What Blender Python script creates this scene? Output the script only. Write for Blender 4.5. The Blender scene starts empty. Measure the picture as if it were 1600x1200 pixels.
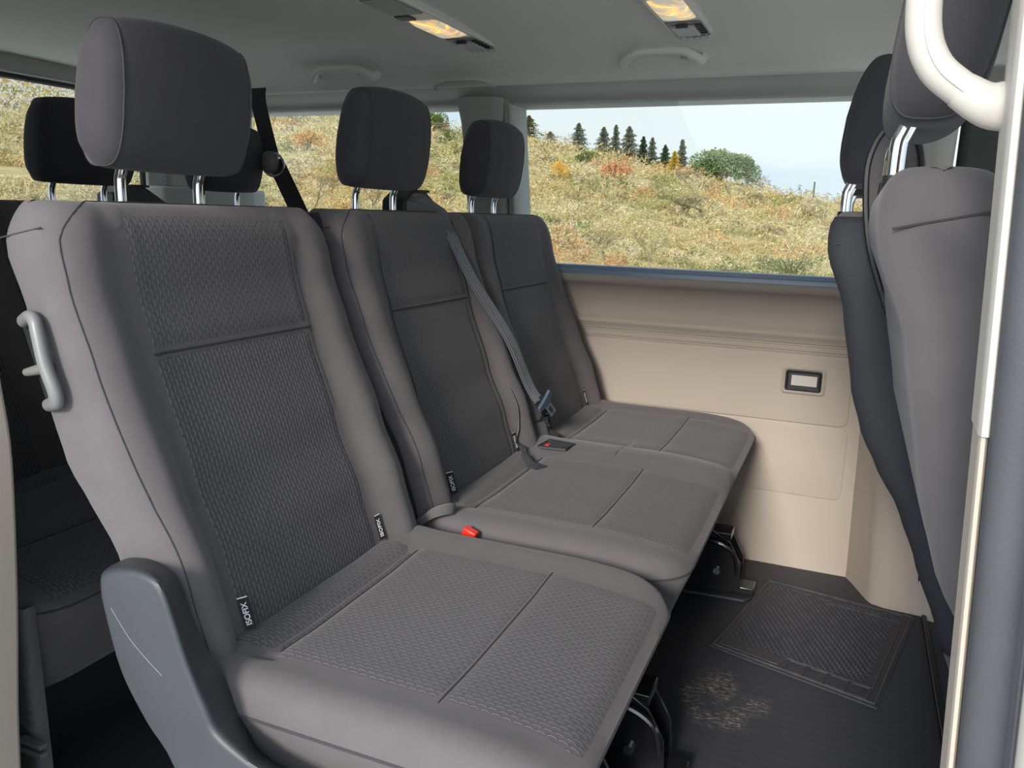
import bpy, bmesh, math, random
import numpy as np
from mathutils import Vector, Matrix
random.seed(7)
rng = np.random.default_rng(11)
SC = bpy.context.scene
COL = SC.collection
PI = math.pi

# ------------------------------------------------------------------ camera
cam_d = bpy.data.cameras.new('camera')
cam = bpy.data.objects.new('camera', cam_d)
COL.objects.link(cam)
cam_d.sensor_width = 36.0
cam_d.lens = 36.0 * 1250 / 1600
cam_d.clip_start = 0.02
cam_d.clip_end = 2000
cam.matrix_world = Matrix(((0.92036115, -0.10431814, 0.3768993, 0.0),
                           (0.39015834, 0.17918383, -0.9031443, 0.0),
                           (0.02668007, 0.97826933, 0.20561443, 1.0),
                           (0, 0, 0, 1)))
SC.camera = cam
SC.view_settings.view_transform = 'Standard'
SC.view_settings.look = 'None'
SC.view_settings.gamma = 1.0
SC.view_settings.use_curve_mapping = False
SC.view_settings.exposure = 0.78

# ------------------------------------------------------------------ node helpers
def new_mat(name):
    m = bpy.data.materials.new(name); m.use_nodes = True
    nt = m.node_tree; nt.nodes.clear()
    return m, nt
def N(nt, t, **kw):
    n = nt.nodes.new(t)
    for k, v in kw.items():
        if k.startswith('i_'):
            n.inputs[k[2:].replace('_', ' ')].default_value = v
        else:
            setattr(n, k, v)
    return n
def L(nt, a, b): nt.links.new(a, b)
def mth(nt, op, a, b=None, c=None):
    n = nt.nodes.new('ShaderNodeMath'); n.operation = op
    for i, v in enumerate((a, b, c)):
        if v is None: continue
        if isinstance(v, (int, float)): n.inputs[i].default_value = v
        else: L(nt, v, n.inputs[i])
    return n.outputs[0]

# ------------------------------------------------------------------ sky and sun
w = bpy.data.worlds.new('sky'); SC.world = w; w.use_nodes = True
nt = w.node_tree; nt.nodes.clear()
geo = N(nt, 'ShaderNodeTexCoord')
mp = N(nt, 'ShaderNodeMapping'); mp.inputs['Scale'].default_value = (1.0, 1.0, 4.5)
L(nt, geo.outputs['Generated'], mp.inputs['Vector'])
nz = N(nt, 'ShaderNodeTexNoise'); nz.inputs['Scale'].default_value = 1.6; nz.inputs['Detail'].default_value = 7; nz.inputs['Roughness'].default_value = 0.5
L(nt, mp.outputs[0], nz.inputs['Vector'])
cr = N(nt, 'ShaderNodeValToRGB'); cr.color_ramp.elements[0].position = 0.40; cr.color_ramp.elements[1].position = 0.58
L(nt, nz.outputs['Fac'], cr.inputs[0])
sep = N(nt, 'ShaderNodeSeparateXYZ'); L(nt, geo.outputs['Generated'], sep.inputs[0])
rp = N(nt, 'ShaderNodeValToRGB')
e = rp.color_ramp.elements
e[0].position = 0.0; e[0].color = (0.42, 0.60, 0.85, 1)
e[1].position = 1.0; e[1].color = (0.22, 0.42, 0.80, 1)
x = e.new(0.10); x.color = (0.55, 0.77, 0.95, 1)
L(nt, sep.outputs['Z'], rp.inputs[0])
mx = N(nt, 'ShaderNodeMixRGB'); mx.inputs['Color2'].default_value = (0.88, 0.96, 1.0, 1)
L(nt, cr.outputs[0], mx.inputs[0]); L(nt, rp.outputs[0], mx.inputs['Color1'])
bg = N(nt, 'ShaderNodeBackground'); bg.inputs['Strength'].default_value = 0.64
# thin bright haze around the sun
sun_from = Vector((-0.03, -math.cos(math.radians(22)), math.sin(math.radians(22)))).normalized()
dt = N(nt, 'ShaderNodeVectorMath', operation='DOT_PRODUCT'); dt.inputs[1].default_value = tuple(sun_from); L(nt, geo.outputs['Generated'], dt.inputs[0])
au = mth(nt, 'POWER', mth(nt, 'MAXIMUM', dt.outputs['Value'], 0.0), 3.0)
bg2 = N(nt, 'ShaderNodeBackground'); bg2.inputs['Color'].default_value = (0.90, 0.95, 1.0, 1); L(nt, mth(nt, 'MULTIPLY', au, 1.25), bg2.inputs['Strength'])
ad = N(nt, 'ShaderNodeAddShader'); L(nt, bg.outputs[0], ad.inputs[0]); L(nt, bg2.outputs[0], ad.inputs[1])
L(nt, mx.outputs[0], bg.inputs['Color'])
wo = N(nt, 'ShaderNodeOutputWorld'); L(nt, ad.outputs[0], wo.inputs[0])

sd = bpy.data.lights.new('sun', 'SUN'); sd.energy = 2.55; sd.angle = math.radians(13); sd.color = (1.0, 0.94, 0.865)
sun = bpy.data.objects.new('sun', sd); COL.objects.link(sun)
sun.rotation_euler = sun_from.to_track_quat('Z', 'Y').to_euler()
sun.location = sun_from * 20

# ------------------------------------------------------------------ materials
def principled(name, col, rough=0.6, metal=0.0, spec=0.5, bump=None, var=None, sheen=0.0, coat=0.0):
    """bump = (scale, strength, distance); var = (scale, amount) slight colour variation"""
    m, nt = new_mat(name)
    b = N(nt, 'ShaderNodeBsdfPrincipled')
    b.inputs['Base Color'].default_value = (*col, 1); b.inputs['Roughness'].default_value = rough
    b.inputs['Metallic'].default_value = metal; b.inputs['Specular IOR Level'].default_value = spec
    if sheen:
        b.inputs['Sheen Weight'].default_value = sheen; b.inputs['Sheen Roughness'].default_value = 0.5
    if coat: b.inputs['Coat Weight'].default_value = coat
    o = N(nt, 'ShaderNodeOutputMaterial'); L(nt, b.outputs[0], o.inputs[0])
    tc = N(nt, 'ShaderNodeTexCoord')
    if var:
        n = N(nt, 'ShaderNodeTexNoise'); n.inputs['Scale'].default_value = var[0]; n.inputs['Detail'].default_value = 5
        L(nt, tc.outputs['Object'], n.inputs['Vector'])
        mr = N(nt, 'ShaderNodeMapRange'); mr.inputs['To Min'].default_value = 1 - var[1]; mr.inputs['To Max'].default_value = 1 + var[1]
        mr.inputs['From Min'].default_value = 0.3; mr.inputs['From Max'].default_value = 0.7
        L(nt, n.outputs['Fac'], mr.inputs['Value'])
        vm = N(nt, 'ShaderNodeVectorMath', operation='SCALE'); vm.inputs[0].default_value = col
        L(nt, mr.outputs[0], vm.inputs['Scale']); L(nt, vm.outputs[0], b.inputs['Base Color'])
    if bump:
        n = N(nt, 'ShaderNodeTexNoise'); n.inputs['Scale'].default_value = bump[0]; n.inputs['Detail'].default_value = 3
        L(nt, tc.outputs['Object'], n.inputs['Vector'])
        bp = N(nt, 'ShaderNodeBump'); bp.inputs['Strength'].default_value = bump[1]; bp.inputs['Distance'].default_value = bump[2]
        L(nt, n.outputs['Fac'], bp.inputs['Height']); L(nt, bp.outputs[0], b.inputs['Normal'])
    return m

FAB = (0.113, 0.104, 0.107)
M = {}
M['fabric'] = principled('plain_fabric', FAB, 0.95, spec=0.15, bump=(900, 0.35, 0.0008), var=(28, 0.05), sheen=0.15)
M['head_fabric'] = principled('headrest_fabric', (0.055, 0.053, 0.061), 0.95, spec=0.15, bump=(900, 0.35, 0.0008), var=(30, 0.05), sheen=0.15)
M['seam'] = principled('dark_thread', (0.045, 0.043, 0.047), 0.9)
M['shade_shell'] = principled('shaded_seat_shell', (0.028, 0.030, 0.037), 0.85, bump=(500, 0.3, 0.0006))  # dark colour stands in for shade on the wider seat backs
M['cover_plastic'] = principled('grained_grey_plastic', (0.035, 0.039, 0.045), 0.45, spec=0.5, bump=(1400, 0.35, 0.0005), var=(9, 0.08))
M['grey_plastic'] = principled('satin_grey_plastic', (0.16, 0.16, 0.16), 0.4, bump=(900, 0.15, 0.0004))
M['black_plastic'] = principled('black_plastic', (0.018, 0.019, 0.022), 0.4, bump=(700, 0.2, 0.0004))
M['black_metal'] = principled('black_painted_metal', (0.012, 0.012, 0.014), 0.22, spec=0.7, coat=0.5)
M['chrome'] = principled('polished_chrome', (0.82, 0.83, 0.85), 0.09, metal=1.0)
M['steel'] = principled('brushed_steel', (0.55, 0.60, 0.66), 0.28, metal=1.0)
M['trim'] = principled('beige_grained_trim', (0.43, 0.370, 0.312), 0.62, spec=0.3, bump=(700, 0.25, 0.0006), var=(3, 0.03))
M['trim_pale'] = principled('pale_grey_trim', (0.42, 0.42, 0.39), 0.6, spec=0.3, bump=(700, 0.2, 0.0005))
M['headliner'] = principled('grey_headliner_cloth', (0.72, 0.72, 0.68), 0.95, spec=0.1, bump=(1200, 0.3, 0.0006), var=(2.0, 0.03))
M['handle_plastic'] = principled('pale_handle_plastic', (0.64, 0.64, 0.60), 0.45, bump=(900, 0.12, 0.0004))
M['white_plastic'] = principled('cream_white_plastic', (0.46, 0.43, 0.39), 0.5, bump=(900, 0.15, 0.0004))
M['rubber'] = principled('dark_grey_rubber', (0.045, 0.048, 0.055), 0.6, bump=(400, 0.3, 0.0006), var=(12, 0.15))
M['rubber_sky'] = principled('sky_tinted_gasket_rubber', (0.20, 0.275, 0.37), 0.3, spec=0.8)  # blue of the reflected sky put into the rubber's base colour
M['body_paint'] = principled('light_body_paint', (0.50, 0.47, 0.43), 0.3, coat=0.4)
M['belt'] = principled('woven_belt', (0.095, 0.103, 0.125), 0.7, bump=(500, 0.5, 0.0006), sheen=0.2)
M['belt_black'] = principled('black_woven_belt', (0.022, 0.023, 0.027), 0.75, bump=(500, 0.5, 0.0006))
M['red'] = principled('red_plastic', (0.85, 0.03, 0.015), 0.35)
M['white_thread'] = principled('white_thread', (0.75, 0.75, 0.75), 0.8)
M['tag_black'] = principled('black_tag_cloth', (0.016, 0.016, 0.018), 0.85)
M['card'] = principled('pale_label_card', (0.55, 0.50, 0.46), 0.6)
M['vent_grey'] = principled('vent_grey_plastic', (0.16, 0.165, 0.165), 0.5)
M['mat_rib'] = principled('mat_rib_highlit_rubber', (0.060, 0.062, 0.072), 0.45, var=(40, 0.3))  # paler than the mat base: rib highlights put into the colour
M['tongue_blue'] = principled('blue_grey_plastic', (0.07, 0.095, 0.13), 0.3)
M['pale_slot'] = principled('pale_grey_switch_plastic', (0.42, 0.42, 0.41), 0.45)

def pattern_fabric():
    """plain weave with staggered little arcs; the UV map is in metres (u across, v along the seat)"""
    m, nt = new_mat('scalloped_fabric')
    b = N(nt, 'ShaderNodeBsdfPrincipled'); b.inputs['Roughness'].default_value = 0.9; b.inputs['Specular IOR Level'].default_value = 0.2
    b.inputs['Sheen Weight'].default_value = 0.15
    o = N(nt, 'ShaderNodeOutputMaterial'); L(nt, b.outputs[0], o.inputs[0])
    uv = N(nt, 'ShaderNodeUVMap'); sp = N(nt, 'ShaderNodeSeparateXYZ'); L(nt, uv.outputs[0], sp.inputs[0])
    # columns of arcs across, every second column shifted by half an arc
    cu = mth(nt, 'DIVIDE', sp.outputs[0], 0.0070)
    col = mth(nt, 'FLOOR', cu)
    fu = mth(nt, 'SUBTRACT', mth(nt, 'FRACT', cu), 0.5)
    sh = mth(nt, 'MULTIPLY', mth(nt, 'MODULO', mth(nt, 'ABSOLUTE', col), 2.0), 0.5)
    cv = mth(nt, 'ADD', mth(nt, 'DIVIDE', sp.outputs[1], 0.0135), sh)
    fv = mth(nt, 'SUBTRACT', mth(nt, 'FRACT', cv), 0.5)
    arc = mth(nt, 'SUBTRACT', fu, mth(nt, 'SUBTRACT', 0.28, mth(nt, 'MULTIPLY', mth(nt, 'MULTIPLY', fv, fv), 1.5)))
    ln = N(nt, 'ShaderNodeMapRange'); ln.interpolation_type = 'SMOOTHSTEP'
    ln.inputs['From Min'].default_value = 0.17; ln.inputs['From Max'].default_value = 0.03
    ln.inputs['To Min'].default_value = 0.0; ln.inputs['To Max'].default_value = 1.0
    L(nt, mth(nt, 'ABSOLUTE', arc), ln.inputs['Value'])
    end = N(nt, 'ShaderNodeMapRange'); end.interpolation_type = 'SMOOTHSTEP'
    end.inputs['From Min'].default_value = 0.44; end.inputs['From Max'].default_value = 0.30
    L(nt, mth(nt, 'ABSOLUTE', fv), end.inputs['Value'])
    line = mth(nt, 'MULTIPLY', ln.outputs[0], end.outputs[0])
    # pillow shape of each scale for the bump
    pil = mth(nt, 'SUBTRACT', 1.0, mth(nt, 'MULTIPLY', mth(nt, 'MULTIPLY', fu, fu), 3.0))
    hgt = mth(nt, 'ADD', mth(nt, 'MULTIPLY', line, 0.7), mth(nt, 'MULTIPLY', pil, 0.5))
    nz = N(nt, 'ShaderNodeTexNoise'); nz.inputs['Scale'].default_value = 500; L(nt, uv.outputs[0], nz.inputs['Vector'])
    hgt = mth(nt, 'ADD', hgt, mth(nt, 'MULTIPLY', nz.outputs['Fac'], 0.5))
    mx = N(nt, 'ShaderNodeMixRGB'); mx.inputs['Color1'].default_value = (0.078, 0.073, 0.078, 1); mx.inputs['Color2'].default_value = (0.215, 0.205, 0.208, 1)
    L(nt, mth(nt, 'MULTIPLY', line, 0.75), mx.inputs[0]); L(nt, mx.outputs[0], b.inputs['Base Color'])
    bp = N(nt, 'ShaderNodeBump'); bp.inputs['Strength'].default_value = 0.6; bp.inputs['Distance'].default_value = 0.0012
    L(nt, hgt, bp.inputs['Height']); L(nt, bp.outputs[0], b.inputs['Normal'])
    return m
M['pattern'] = pattern_fabric()

def glass_mat(name, tint, drops=False):
    m, nt = new_mat(name)
    tr = N(nt, 'ShaderNodeBsdfTransparent'); tr.inputs['Color'].default_value = (*tint, 1)
    gl = N(nt, 'ShaderNodeBsdfGlossy'); gl.inputs['Roughness'].default_value = 0.02
    lw = N(nt, 'ShaderNodeLayerWeight'); lw.inputs['Blend'].default_value = 0.2
    mr = N(nt, 'ShaderNodeMapRange'); mr.inputs['To Min'].default_value = 0.03; mr.inputs['To Max'].default_value = 0.35
    L(nt, lw.outputs['Facing'], mr.inputs['Value'])
    mix = N(nt, 'ShaderNodeMixShader'); L(nt, mr.outputs[0], mix.inputs[0]); L(nt, tr.outputs[0], mix.inputs[1]); L(nt, gl.outputs[0], mix.inputs[2])
    out = mix.outputs[0]
    if drops:
        tc = N(nt, 'ShaderNodeTexCoord')
        vo = N(nt, 'ShaderNodeTexVoronoi'); vo.inputs['Scale'].default_value = 110; L(nt, tc.outputs['Object'], vo.inputs['Vector'])
        hs = N(nt, 'ShaderNodeMapRange'); hs.inputs['From Min'].default_value = 0.42; hs.inputs['From Max'].default_value = 0.30
        L(nt, vo.outputs['Distance'], hs.inputs['Value'])
        sp = N(nt, 'ShaderNodeSeparateXYZ'); L(nt, tc.outputs['Object'], sp.inputs[0])
        zr = N(nt, 'ShaderNodeMapRange'); zr.inputs['From Min'].default_value = 1.20; zr.inputs['From Max'].default_value = 1.34
        L(nt, sp.outputs['Z'], zr.inputs['Value'])
        df = N(nt, 'ShaderNodeBsdfTranslucent'); df.inputs['Color'].default_value = (0.8, 0.85, 0.9, 1)
        m2 = N(nt, 'ShaderNodeMixShader'); L(nt, mth(nt, 'MULTIPLY', hs.outputs[0], mth(nt, 'MULTIPLY', zr.outputs[0], 0.75)), m2.inputs[0])
        L(nt, out, m2.inputs[1]); L(nt, df.outputs[0], m2.inputs[2]); out = m2.outputs[0]
    o = N(nt, 'ShaderNodeOutputMaterial'); L(nt, out, o.inputs[0])
    return m
M['glass'] = glass_mat('window_glass', (0.95, 0.97, 0.96))
M['glass_drops'] = glass_mat('rear_window_glass', (0.92, 0.94, 0.93), True)

def floor_mat():
    m, nt = new_mat('dark_floor_covering')
    b = N(nt, 'ShaderNodeBsdfPrincipled'); b.inputs['Roughness'].default_value = 0.65; b.inputs['Specular IOR Level'].default_value = 0.35
    o = N(nt, 'ShaderNodeOutputMaterial'); L(nt, b.outputs[0], o.inputs[0])
    tc = N(nt, 'ShaderNodeTexCoord')
    vo = N(nt, 'ShaderNodeTexVoronoi'); vo.inputs['Scale'].default_value = 42; vo.inputs['Randomness'].default_value = 0.15
    L(nt, tc.outputs['Object'], vo.inputs['Vector'])
    bp = N(nt, 'ShaderNodeBump'); bp.inputs['Strength'].default_value = 0.35; bp.inputs['Distance'].default_value = 0.002; bp.invert = True
    L(nt, vo.outputs['Distance'], bp.inputs['Height']); L(nt, bp.outputs[0], b.inputs['Normal'])
    # patches of dried dirt near the step and between the rows
    dirt = None
    for (cx, cy, rx, ry) in ((-0.165, 1.60, 0.11, 0.13), (-0.15, 1.27, 0.10, 0.07), (-0.66, 0.80, 0.10, 0.12), (-0.80, 1.00, 0.15, 0.12)):
        sp = N(nt, 'ShaderNodeSeparateXYZ'); L(nt, tc.outputs['Object'], sp.inputs[0])
        dx = mth(nt, 'DIVIDE', mth(nt, 'SUBTRACT', sp.outputs[0], cx), rx); dy = mth(nt, 'DIVIDE', mth(nt, 'SUBTRACT', sp.outputs[1], cy), ry)
        d = mth(nt, 'SUBTRACT', 1.0, mth(nt, 'ADD', mth(nt, 'MULTIPLY', dx, dx), mth(nt, 'MULTIPLY', dy, dy)))
        d = mth(nt, 'MAXIMUM', d, 0.0)
        dirt = d if dirt is None else mth(nt, 'MAXIMUM', dirt, d)
    mpp = N(nt, 'ShaderNodeMapping'); mpp.inputs['Scale'].default_value = (1.0, 3.0, 1.0); mpp.inputs['Rotation'].default_value = (0, 0, 0.2)
    L(nt, tc.outputs['Object'], mpp.inputs['Vector'])
    n1 = N(nt, 'ShaderNodeTexNoise'); n1.inputs['Scale'].default_value = 60; n1.inputs['Detail'].default_value = 6; n1.inputs['Roughness'].default_value = 0.75
    L(nt, mpp.outputs[0], n1.inputs['Vector'])
    th = N(nt, 'ShaderNodeMapRange'); th.inputs['From Min'].default_value = 0.50; th.inputs['From Max'].default_value = 0.60
    L(nt, n1.outputs['Fac'], th.inputs['Value'])
    n3 = N(nt, 'ShaderNodeTexNoise'); n3.inputs['Scale'].default_value = 14; n3.inputs['Detail'].default_value = 4; L(nt, tc.outputs['Object'], n3.inputs['Vector'])
    t3 = N(nt, 'ShaderNodeMapRange'); t3.inputs['From Min'].default_value = 0.40; t3.inputs['From Max'].default_value = 0.60; L(nt, n3.outputs['Fac'], t3.inputs['Value'])
    mask = mth(nt, 'MULTIPLY', mth(nt, 'MULTIPLY', th.outputs[0], t3.outputs[0]), mth(nt, 'MINIMUM', mth(nt, 'MULTIPLY', dirt, 1.3), 0.8))
    mx = N(nt, 'ShaderNodeMixRGB'); mx.inputs['Color1'].default_value = (0.050, 0.052, 0.062, 1); mx.inputs['Color2'].default_value = (0.46, 0.43, 0.37, 1)
    L(nt, mask, mx.inputs[0]); L(nt, mx.outputs[0], b.inputs['Base Color'])
    return m
M['floor'] = floor_mat()

def mat_mat():
    m, nt = new_mat('rubber_mat_ribs')
    b = N(nt, 'ShaderNodeBsdfPrincipled'); b.inputs['Roughness'].default_value = 0.5; b.inputs['Base Color'].default_value = (0.026, 0.028, 0.034, 1)
    o = N(nt, 'ShaderNodeOutputMaterial'); L(nt, b.outputs[0], o.inputs[0])
    tc = N(nt, 'ShaderNodeTexCoord')
    n1 = N(nt, 'ShaderNodeTexNoise'); n1.inputs['Scale'].default_value = 70; n1.inputs['Detail'].default_value = 6; n1.inputs['Roughness'].default_value = 0.7
    L(nt, tc.outputs['Object'], n1.inputs['Vector'])
    th = N(nt, 'ShaderNodeMapRange'); th.inputs['From Min'].default_value = 0.58; th.inputs['From Max'].default_value = 0.7; th.inputs['To Max'].default_value = 0.5
    L(nt, n1.outputs['Fac'], th.inputs['Value'])
    mx = N(nt, 'ShaderNodeMixRGB'); mx.inputs['Color1'].default_value = (0.040, 0.042, 0.052, 1); mx.inputs['Color2'].default_value = (0.16, 0.15, 0.13, 1)
    L(nt, th.outputs[0], mx.inputs[0]); L(nt, mx.outputs[0], b.inputs['Base Color'])
    return m
M['mat'] = mat_mat()

def lens_mat():
    """lit amber reading-lamp lens: warm filament glow behind ribbed plastic"""
    m, nt = new_mat('lit_lamp_lens')
    tc = N(nt, 'ShaderNodeTexCoord')
    vo = N(nt, 'ShaderNodeTexNoise'); vo.inputs['Scale'].default_value = 16; vo.inputs['Detail'].default_value = 3; vo.inputs['Distortion'].default_value = 1.6
    L(nt, tc.outputs['Object'], vo.inputs['Vector'])
    r = N(nt, 'ShaderNodeValToRGB'); e = r.color_ramp.elements
    e[0].position = 0.44; e[0].color = (0.26, 0.25, 0.20, 1); e[1].position = 0.70; e[1].color = (1.0, 0.80, 0.25, 1)
    x = e.new(0.53); x.color = (0.50, 0.32, 0.15, 1); x = e.new(0.61); x.color = (1.0, 0.45, 0.07, 1)
    L(nt, vo.outputs['Fac'], r.inputs[0])
    b = N(nt, 'ShaderNodeBsdfPrincipled'); b.inputs['Roughness'].default_value = 0.2; b.inputs['Base Color'].default_value = (0.45, 0.42, 0.36, 1)
    L(nt, r.outputs[0], b.inputs['Emission Color']); b.inputs['Emission Strength'].default_value = 0.8
    o = N(nt, 'ShaderNodeOutputMaterial'); L(nt, b.outputs[0], o.inputs[0])
    return m
M['lens'] = lens_mat()

# ------------------------------------------------------------------ mesh helpers
class MB:
    def __init__(s): s.v = []; s.f = []; s.uv = {}
    def add(s, verts, faces, uvs=None):
        o = len(s.v); s.v += [tuple(p) for p in verts]
        for i, f in enumerate(faces):
            s.f.append([o + k for k in f])
        if uvs is not None:
            for i, u in enumerate(uvs): s.uv[o + i] = u
        return s
    def box(s, c, h, rot=None):
        pts = [Vector((sx*h[0], sy*h[1], sz*h[2])) for sx in (-1, 1) for sy in (-1, 1) for sz in (-1, 1)]
        if rot is not None: pts = [rot @ p for p in pts]
        pts = [p + Vector(c) for p in pts]
        return s.add(pts, [(0, 1, 3, 2), (4, 6, 7, 5), (0, 4, 5, 1), (2, 3, 7, 6), (0, 2, 6, 4), (1, 5, 7, 3)])
    def grid(s, P, close_u=False, uv=None):
        """P[i][j] points; i rows, j columns"""
        n, k = len(P), len(P[0]); fs = []
        for i in range(n - 1):
            for j in range(k if close_u else k - 1):
                j2 = (j + 1) % k
                fs.append((i*k + j, i*k + j2, (i+1)*k + j2, (i+1)*k + j))
        return s.add([p for r in P for p in r], fs, None if uv is None else [u for r in uv for u in r])
    def tube(s, pts, r, n=8, closed=False, caps=True, up=None):
        pts = [Vector(p) for p in pts]; m = len(pts); rings = []
        if isinstance(r, list) and len(r) != m:                 # spread a short list of radii over the path
            q = [a if isinstance(a, tuple) else (a, a) for a in r]; r = []
            for i in range(m):
                t = i/(m - 1)*(len(q) - 1); k = min(int(t), len(q) - 2); t -= k
                r.append((q[k][0]*(1-t) + q[k+1][0]*t, q[k][1]*(1-t) + q[k+1][1]*t))
        prev = None
        for i, p in enumerate(pts):
            a = pts[(i-1) % m] if (closed or i > 0) else p
            b = pts[(i+1) % m] if (closed or i < m-1) else p
            t = (b - a).normalized()
            if prev is None:
                ref = Vector(up) if up else (Vector((0, 0, 1)) if abs(t.z) < 0.9 else Vector((1, 0, 0)))
                u = (ref - t*ref.dot(t)).normalized()
            else:
                u = prev - t*prev.dot(t)
                u = u.normalized() if u.length > 1e-6 else prev
            prev = u; v = t.cross(u)
            rr = r[i] if isinstance(r, list) else r
            ra, rb = rr if isinstance(rr, tuple) else (rr, rr)
            rings.append([p + u*(ra*math.cos(2*PI*k/n)) + v*(rb*math.sin(2*PI*k/n)) for k in range(n)])
        if closed: rings.append(rings[0])
        o = len(s.v); s.grid(rings, close_u=True)
        if caps and not closed:
            s.f.append([o + k for k in range(n)][::-1]); s.f.append([o + (m-1)*n + k for k in range(n)])
        return s
    def prism(s, poly, a, b, axis):
        """poly 2D outline extruded from a to b along axis ('x': (y,z), 'y': (x,z), 'z': (x,y))"""
        def p3(q, t): return {'x': (t, q[0], q[1]), 'y': (q[0], t, q[1]), 'z': (q[0], q[1], t)}[axis]
        n = len(poly); v = [p3(q, a) for q in poly] + [p3(q, b) for q in poly]
        fs = [tuple(range(n))[::-1], tuple(range(n, 2*n))] + [(i, (i+1) % n, n+(i+1) % n, n+i) for i in range(n)]
        return s.add(v, fs)
    def ribbon(s, pts, wid, th=0.0012):
        """wid: list of half-width vectors"""
        rows = []
        for i, p in enumerate(pts):
            p = Vector(p); wv = Vector(wid[i] if isinstance(wid[0], (list, tuple, Vector)) else wid)
            a = Vector(pts[max(i-1, 0)]); b = Vector(pts[min(i+1, len(pts)-1)])
            nn = wv.cross(b - a).normalized() * th
            rows.append([p - wv + nn, p + wv + nn, p + wv - nn, p - wv - nn])
        o = len(s.v); s.grid(rows, close_u=True)
        s.f.append([o, o+1, o+2, o+3]); k = o + 4*(len(pts)-1); s.f.append([k+3, k+2, k+1, k])
        return s

def smooth_path(pts, n=8, closed=False):
    P = [Vector(p) for p in pts]; m = len(P); out = []
    rngi = range(m) if closed else range(m - 1)
    for i in rngi:
        if closed: p0, p1, p2, p3 = P[(i-1) % m], P[i], P[(i+1) % m], P[(i+2) % m]
        else: p0, p1, p2, p3 = P[max(i-1, 0)], P[i], P[i+1], P[min(i+2, m-1)]
        for k in range(n):
            t = k / n
            out.append(0.5*((2*p1) + (p2-p0)*t + (2*p0-5*p1+4*p2-p3)*t*t + (3*p1-p0-3*p2+p3)*t**3))
    if not closed: out.append(P[-1])
    return out

def obj(name, mb, mat, parent=None, smooth=True, bevel=None, subsurf=0, origin=None, kind=None, label=None, angle=40):
    """one mesh object; mb coordinates are world; a parent Empty sits at parent.location (unrotated)"""
    off = Vector(parent['o_']) if parent is not None else (Vector(origin) if origin else Vector((0, 0, 0)))
    me = bpy.data.meshes.new(name)
    me.from_pydata([tuple(Vector(p) - off) for p in mb.v], [], mb.f)
    if mb.uv:
        ul = me.uv_layers.new(name='UVMap')
        for lp in me.loops:
            ul.data[lp.index].uv = mb.uv.get(lp.vertex_index, (0, 0))
    bm = bmesh.new(); bm.from_mesh(me)
    bmesh.ops.recalc_face_normals(bm, faces=bm.faces[:])
    bm.to_mesh(me); bm.free()
    if smooth:
        me.shade_smooth()
        if angle: me.set_sharp_from_angle(angle=math.radians(angle))
    me.materials.append(mat if not isinstance(mat, str) else M[mat])
    o = bpy.data.objects.new(name, me); COL.objects.link(o)
    if bevel:
        b = o.modifiers.new('bevel', 'BEVEL'); b.width = bevel; b.segments = 3; b.limit_method = 'ANGLE'; b.angle_limit = math.radians(35)
    if subsurf:
        b = o.modifiers.new('sub', 'SUBSURF'); b.levels = subsurf; b.render_levels = subsurf
    if parent is not None: o.parent = parent
    elif origin: o.location = origin
    o['o_'] = tuple(off)
    if kind: o['kind'] = kind
    if label: o['label'] = label
    return o
def sub(name, mb, mat, parent, **kw):
    """child mesh of a mesh part (whose own location inside the thing is zero)"""
    return obj(name, mb, mat, parent, **kw)
def thing(name, label, cat, loc, group=None):
    o = bpy.data.objects.new(name, None); COL.objects.link(o)
    o.empty_display_size = 0.1
    o.location = loc; o['label'] = label; o['category'] = cat; o['o_'] = tuple(loc)
    if group: o['group'] = group
    return o
def tag(o, label, cat, group=None, kind=None):
    o['label'] = label; o['category'] = cat
    if group: o['group'] = group
    if kind: o['kind'] = kind
    return o
def struct(name, mb, mat, **kw):
    o = obj(name, mb, mat, **kw); o['kind'] = 'structure'; return o
def copy_tree(o, parent=None, loc=None):
    c = o.copy(); COL.objects.link(c); c.parent = parent
    if loc is not None: c.location = loc
    for ch in [k for k in o.children]: copy_tree(ch, c)
    return c

def lerp_tab(t, z):
    if z <= t[0][0]: return t[0][1]
    for (a, va), (b, vb) in zip(t, t[1:]):
        if z <= b:
            k = (z - a)/(b - a); k = k*k*(3-2*k)*0.35 + k*0.65
            return va + (vb - va)*k
    return t[-1][1]
def sstep(a, b, x):
    t = max(0.0, min(1.0, (x - a)/(b - a))); return t*t*(3 - 2*t)
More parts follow.
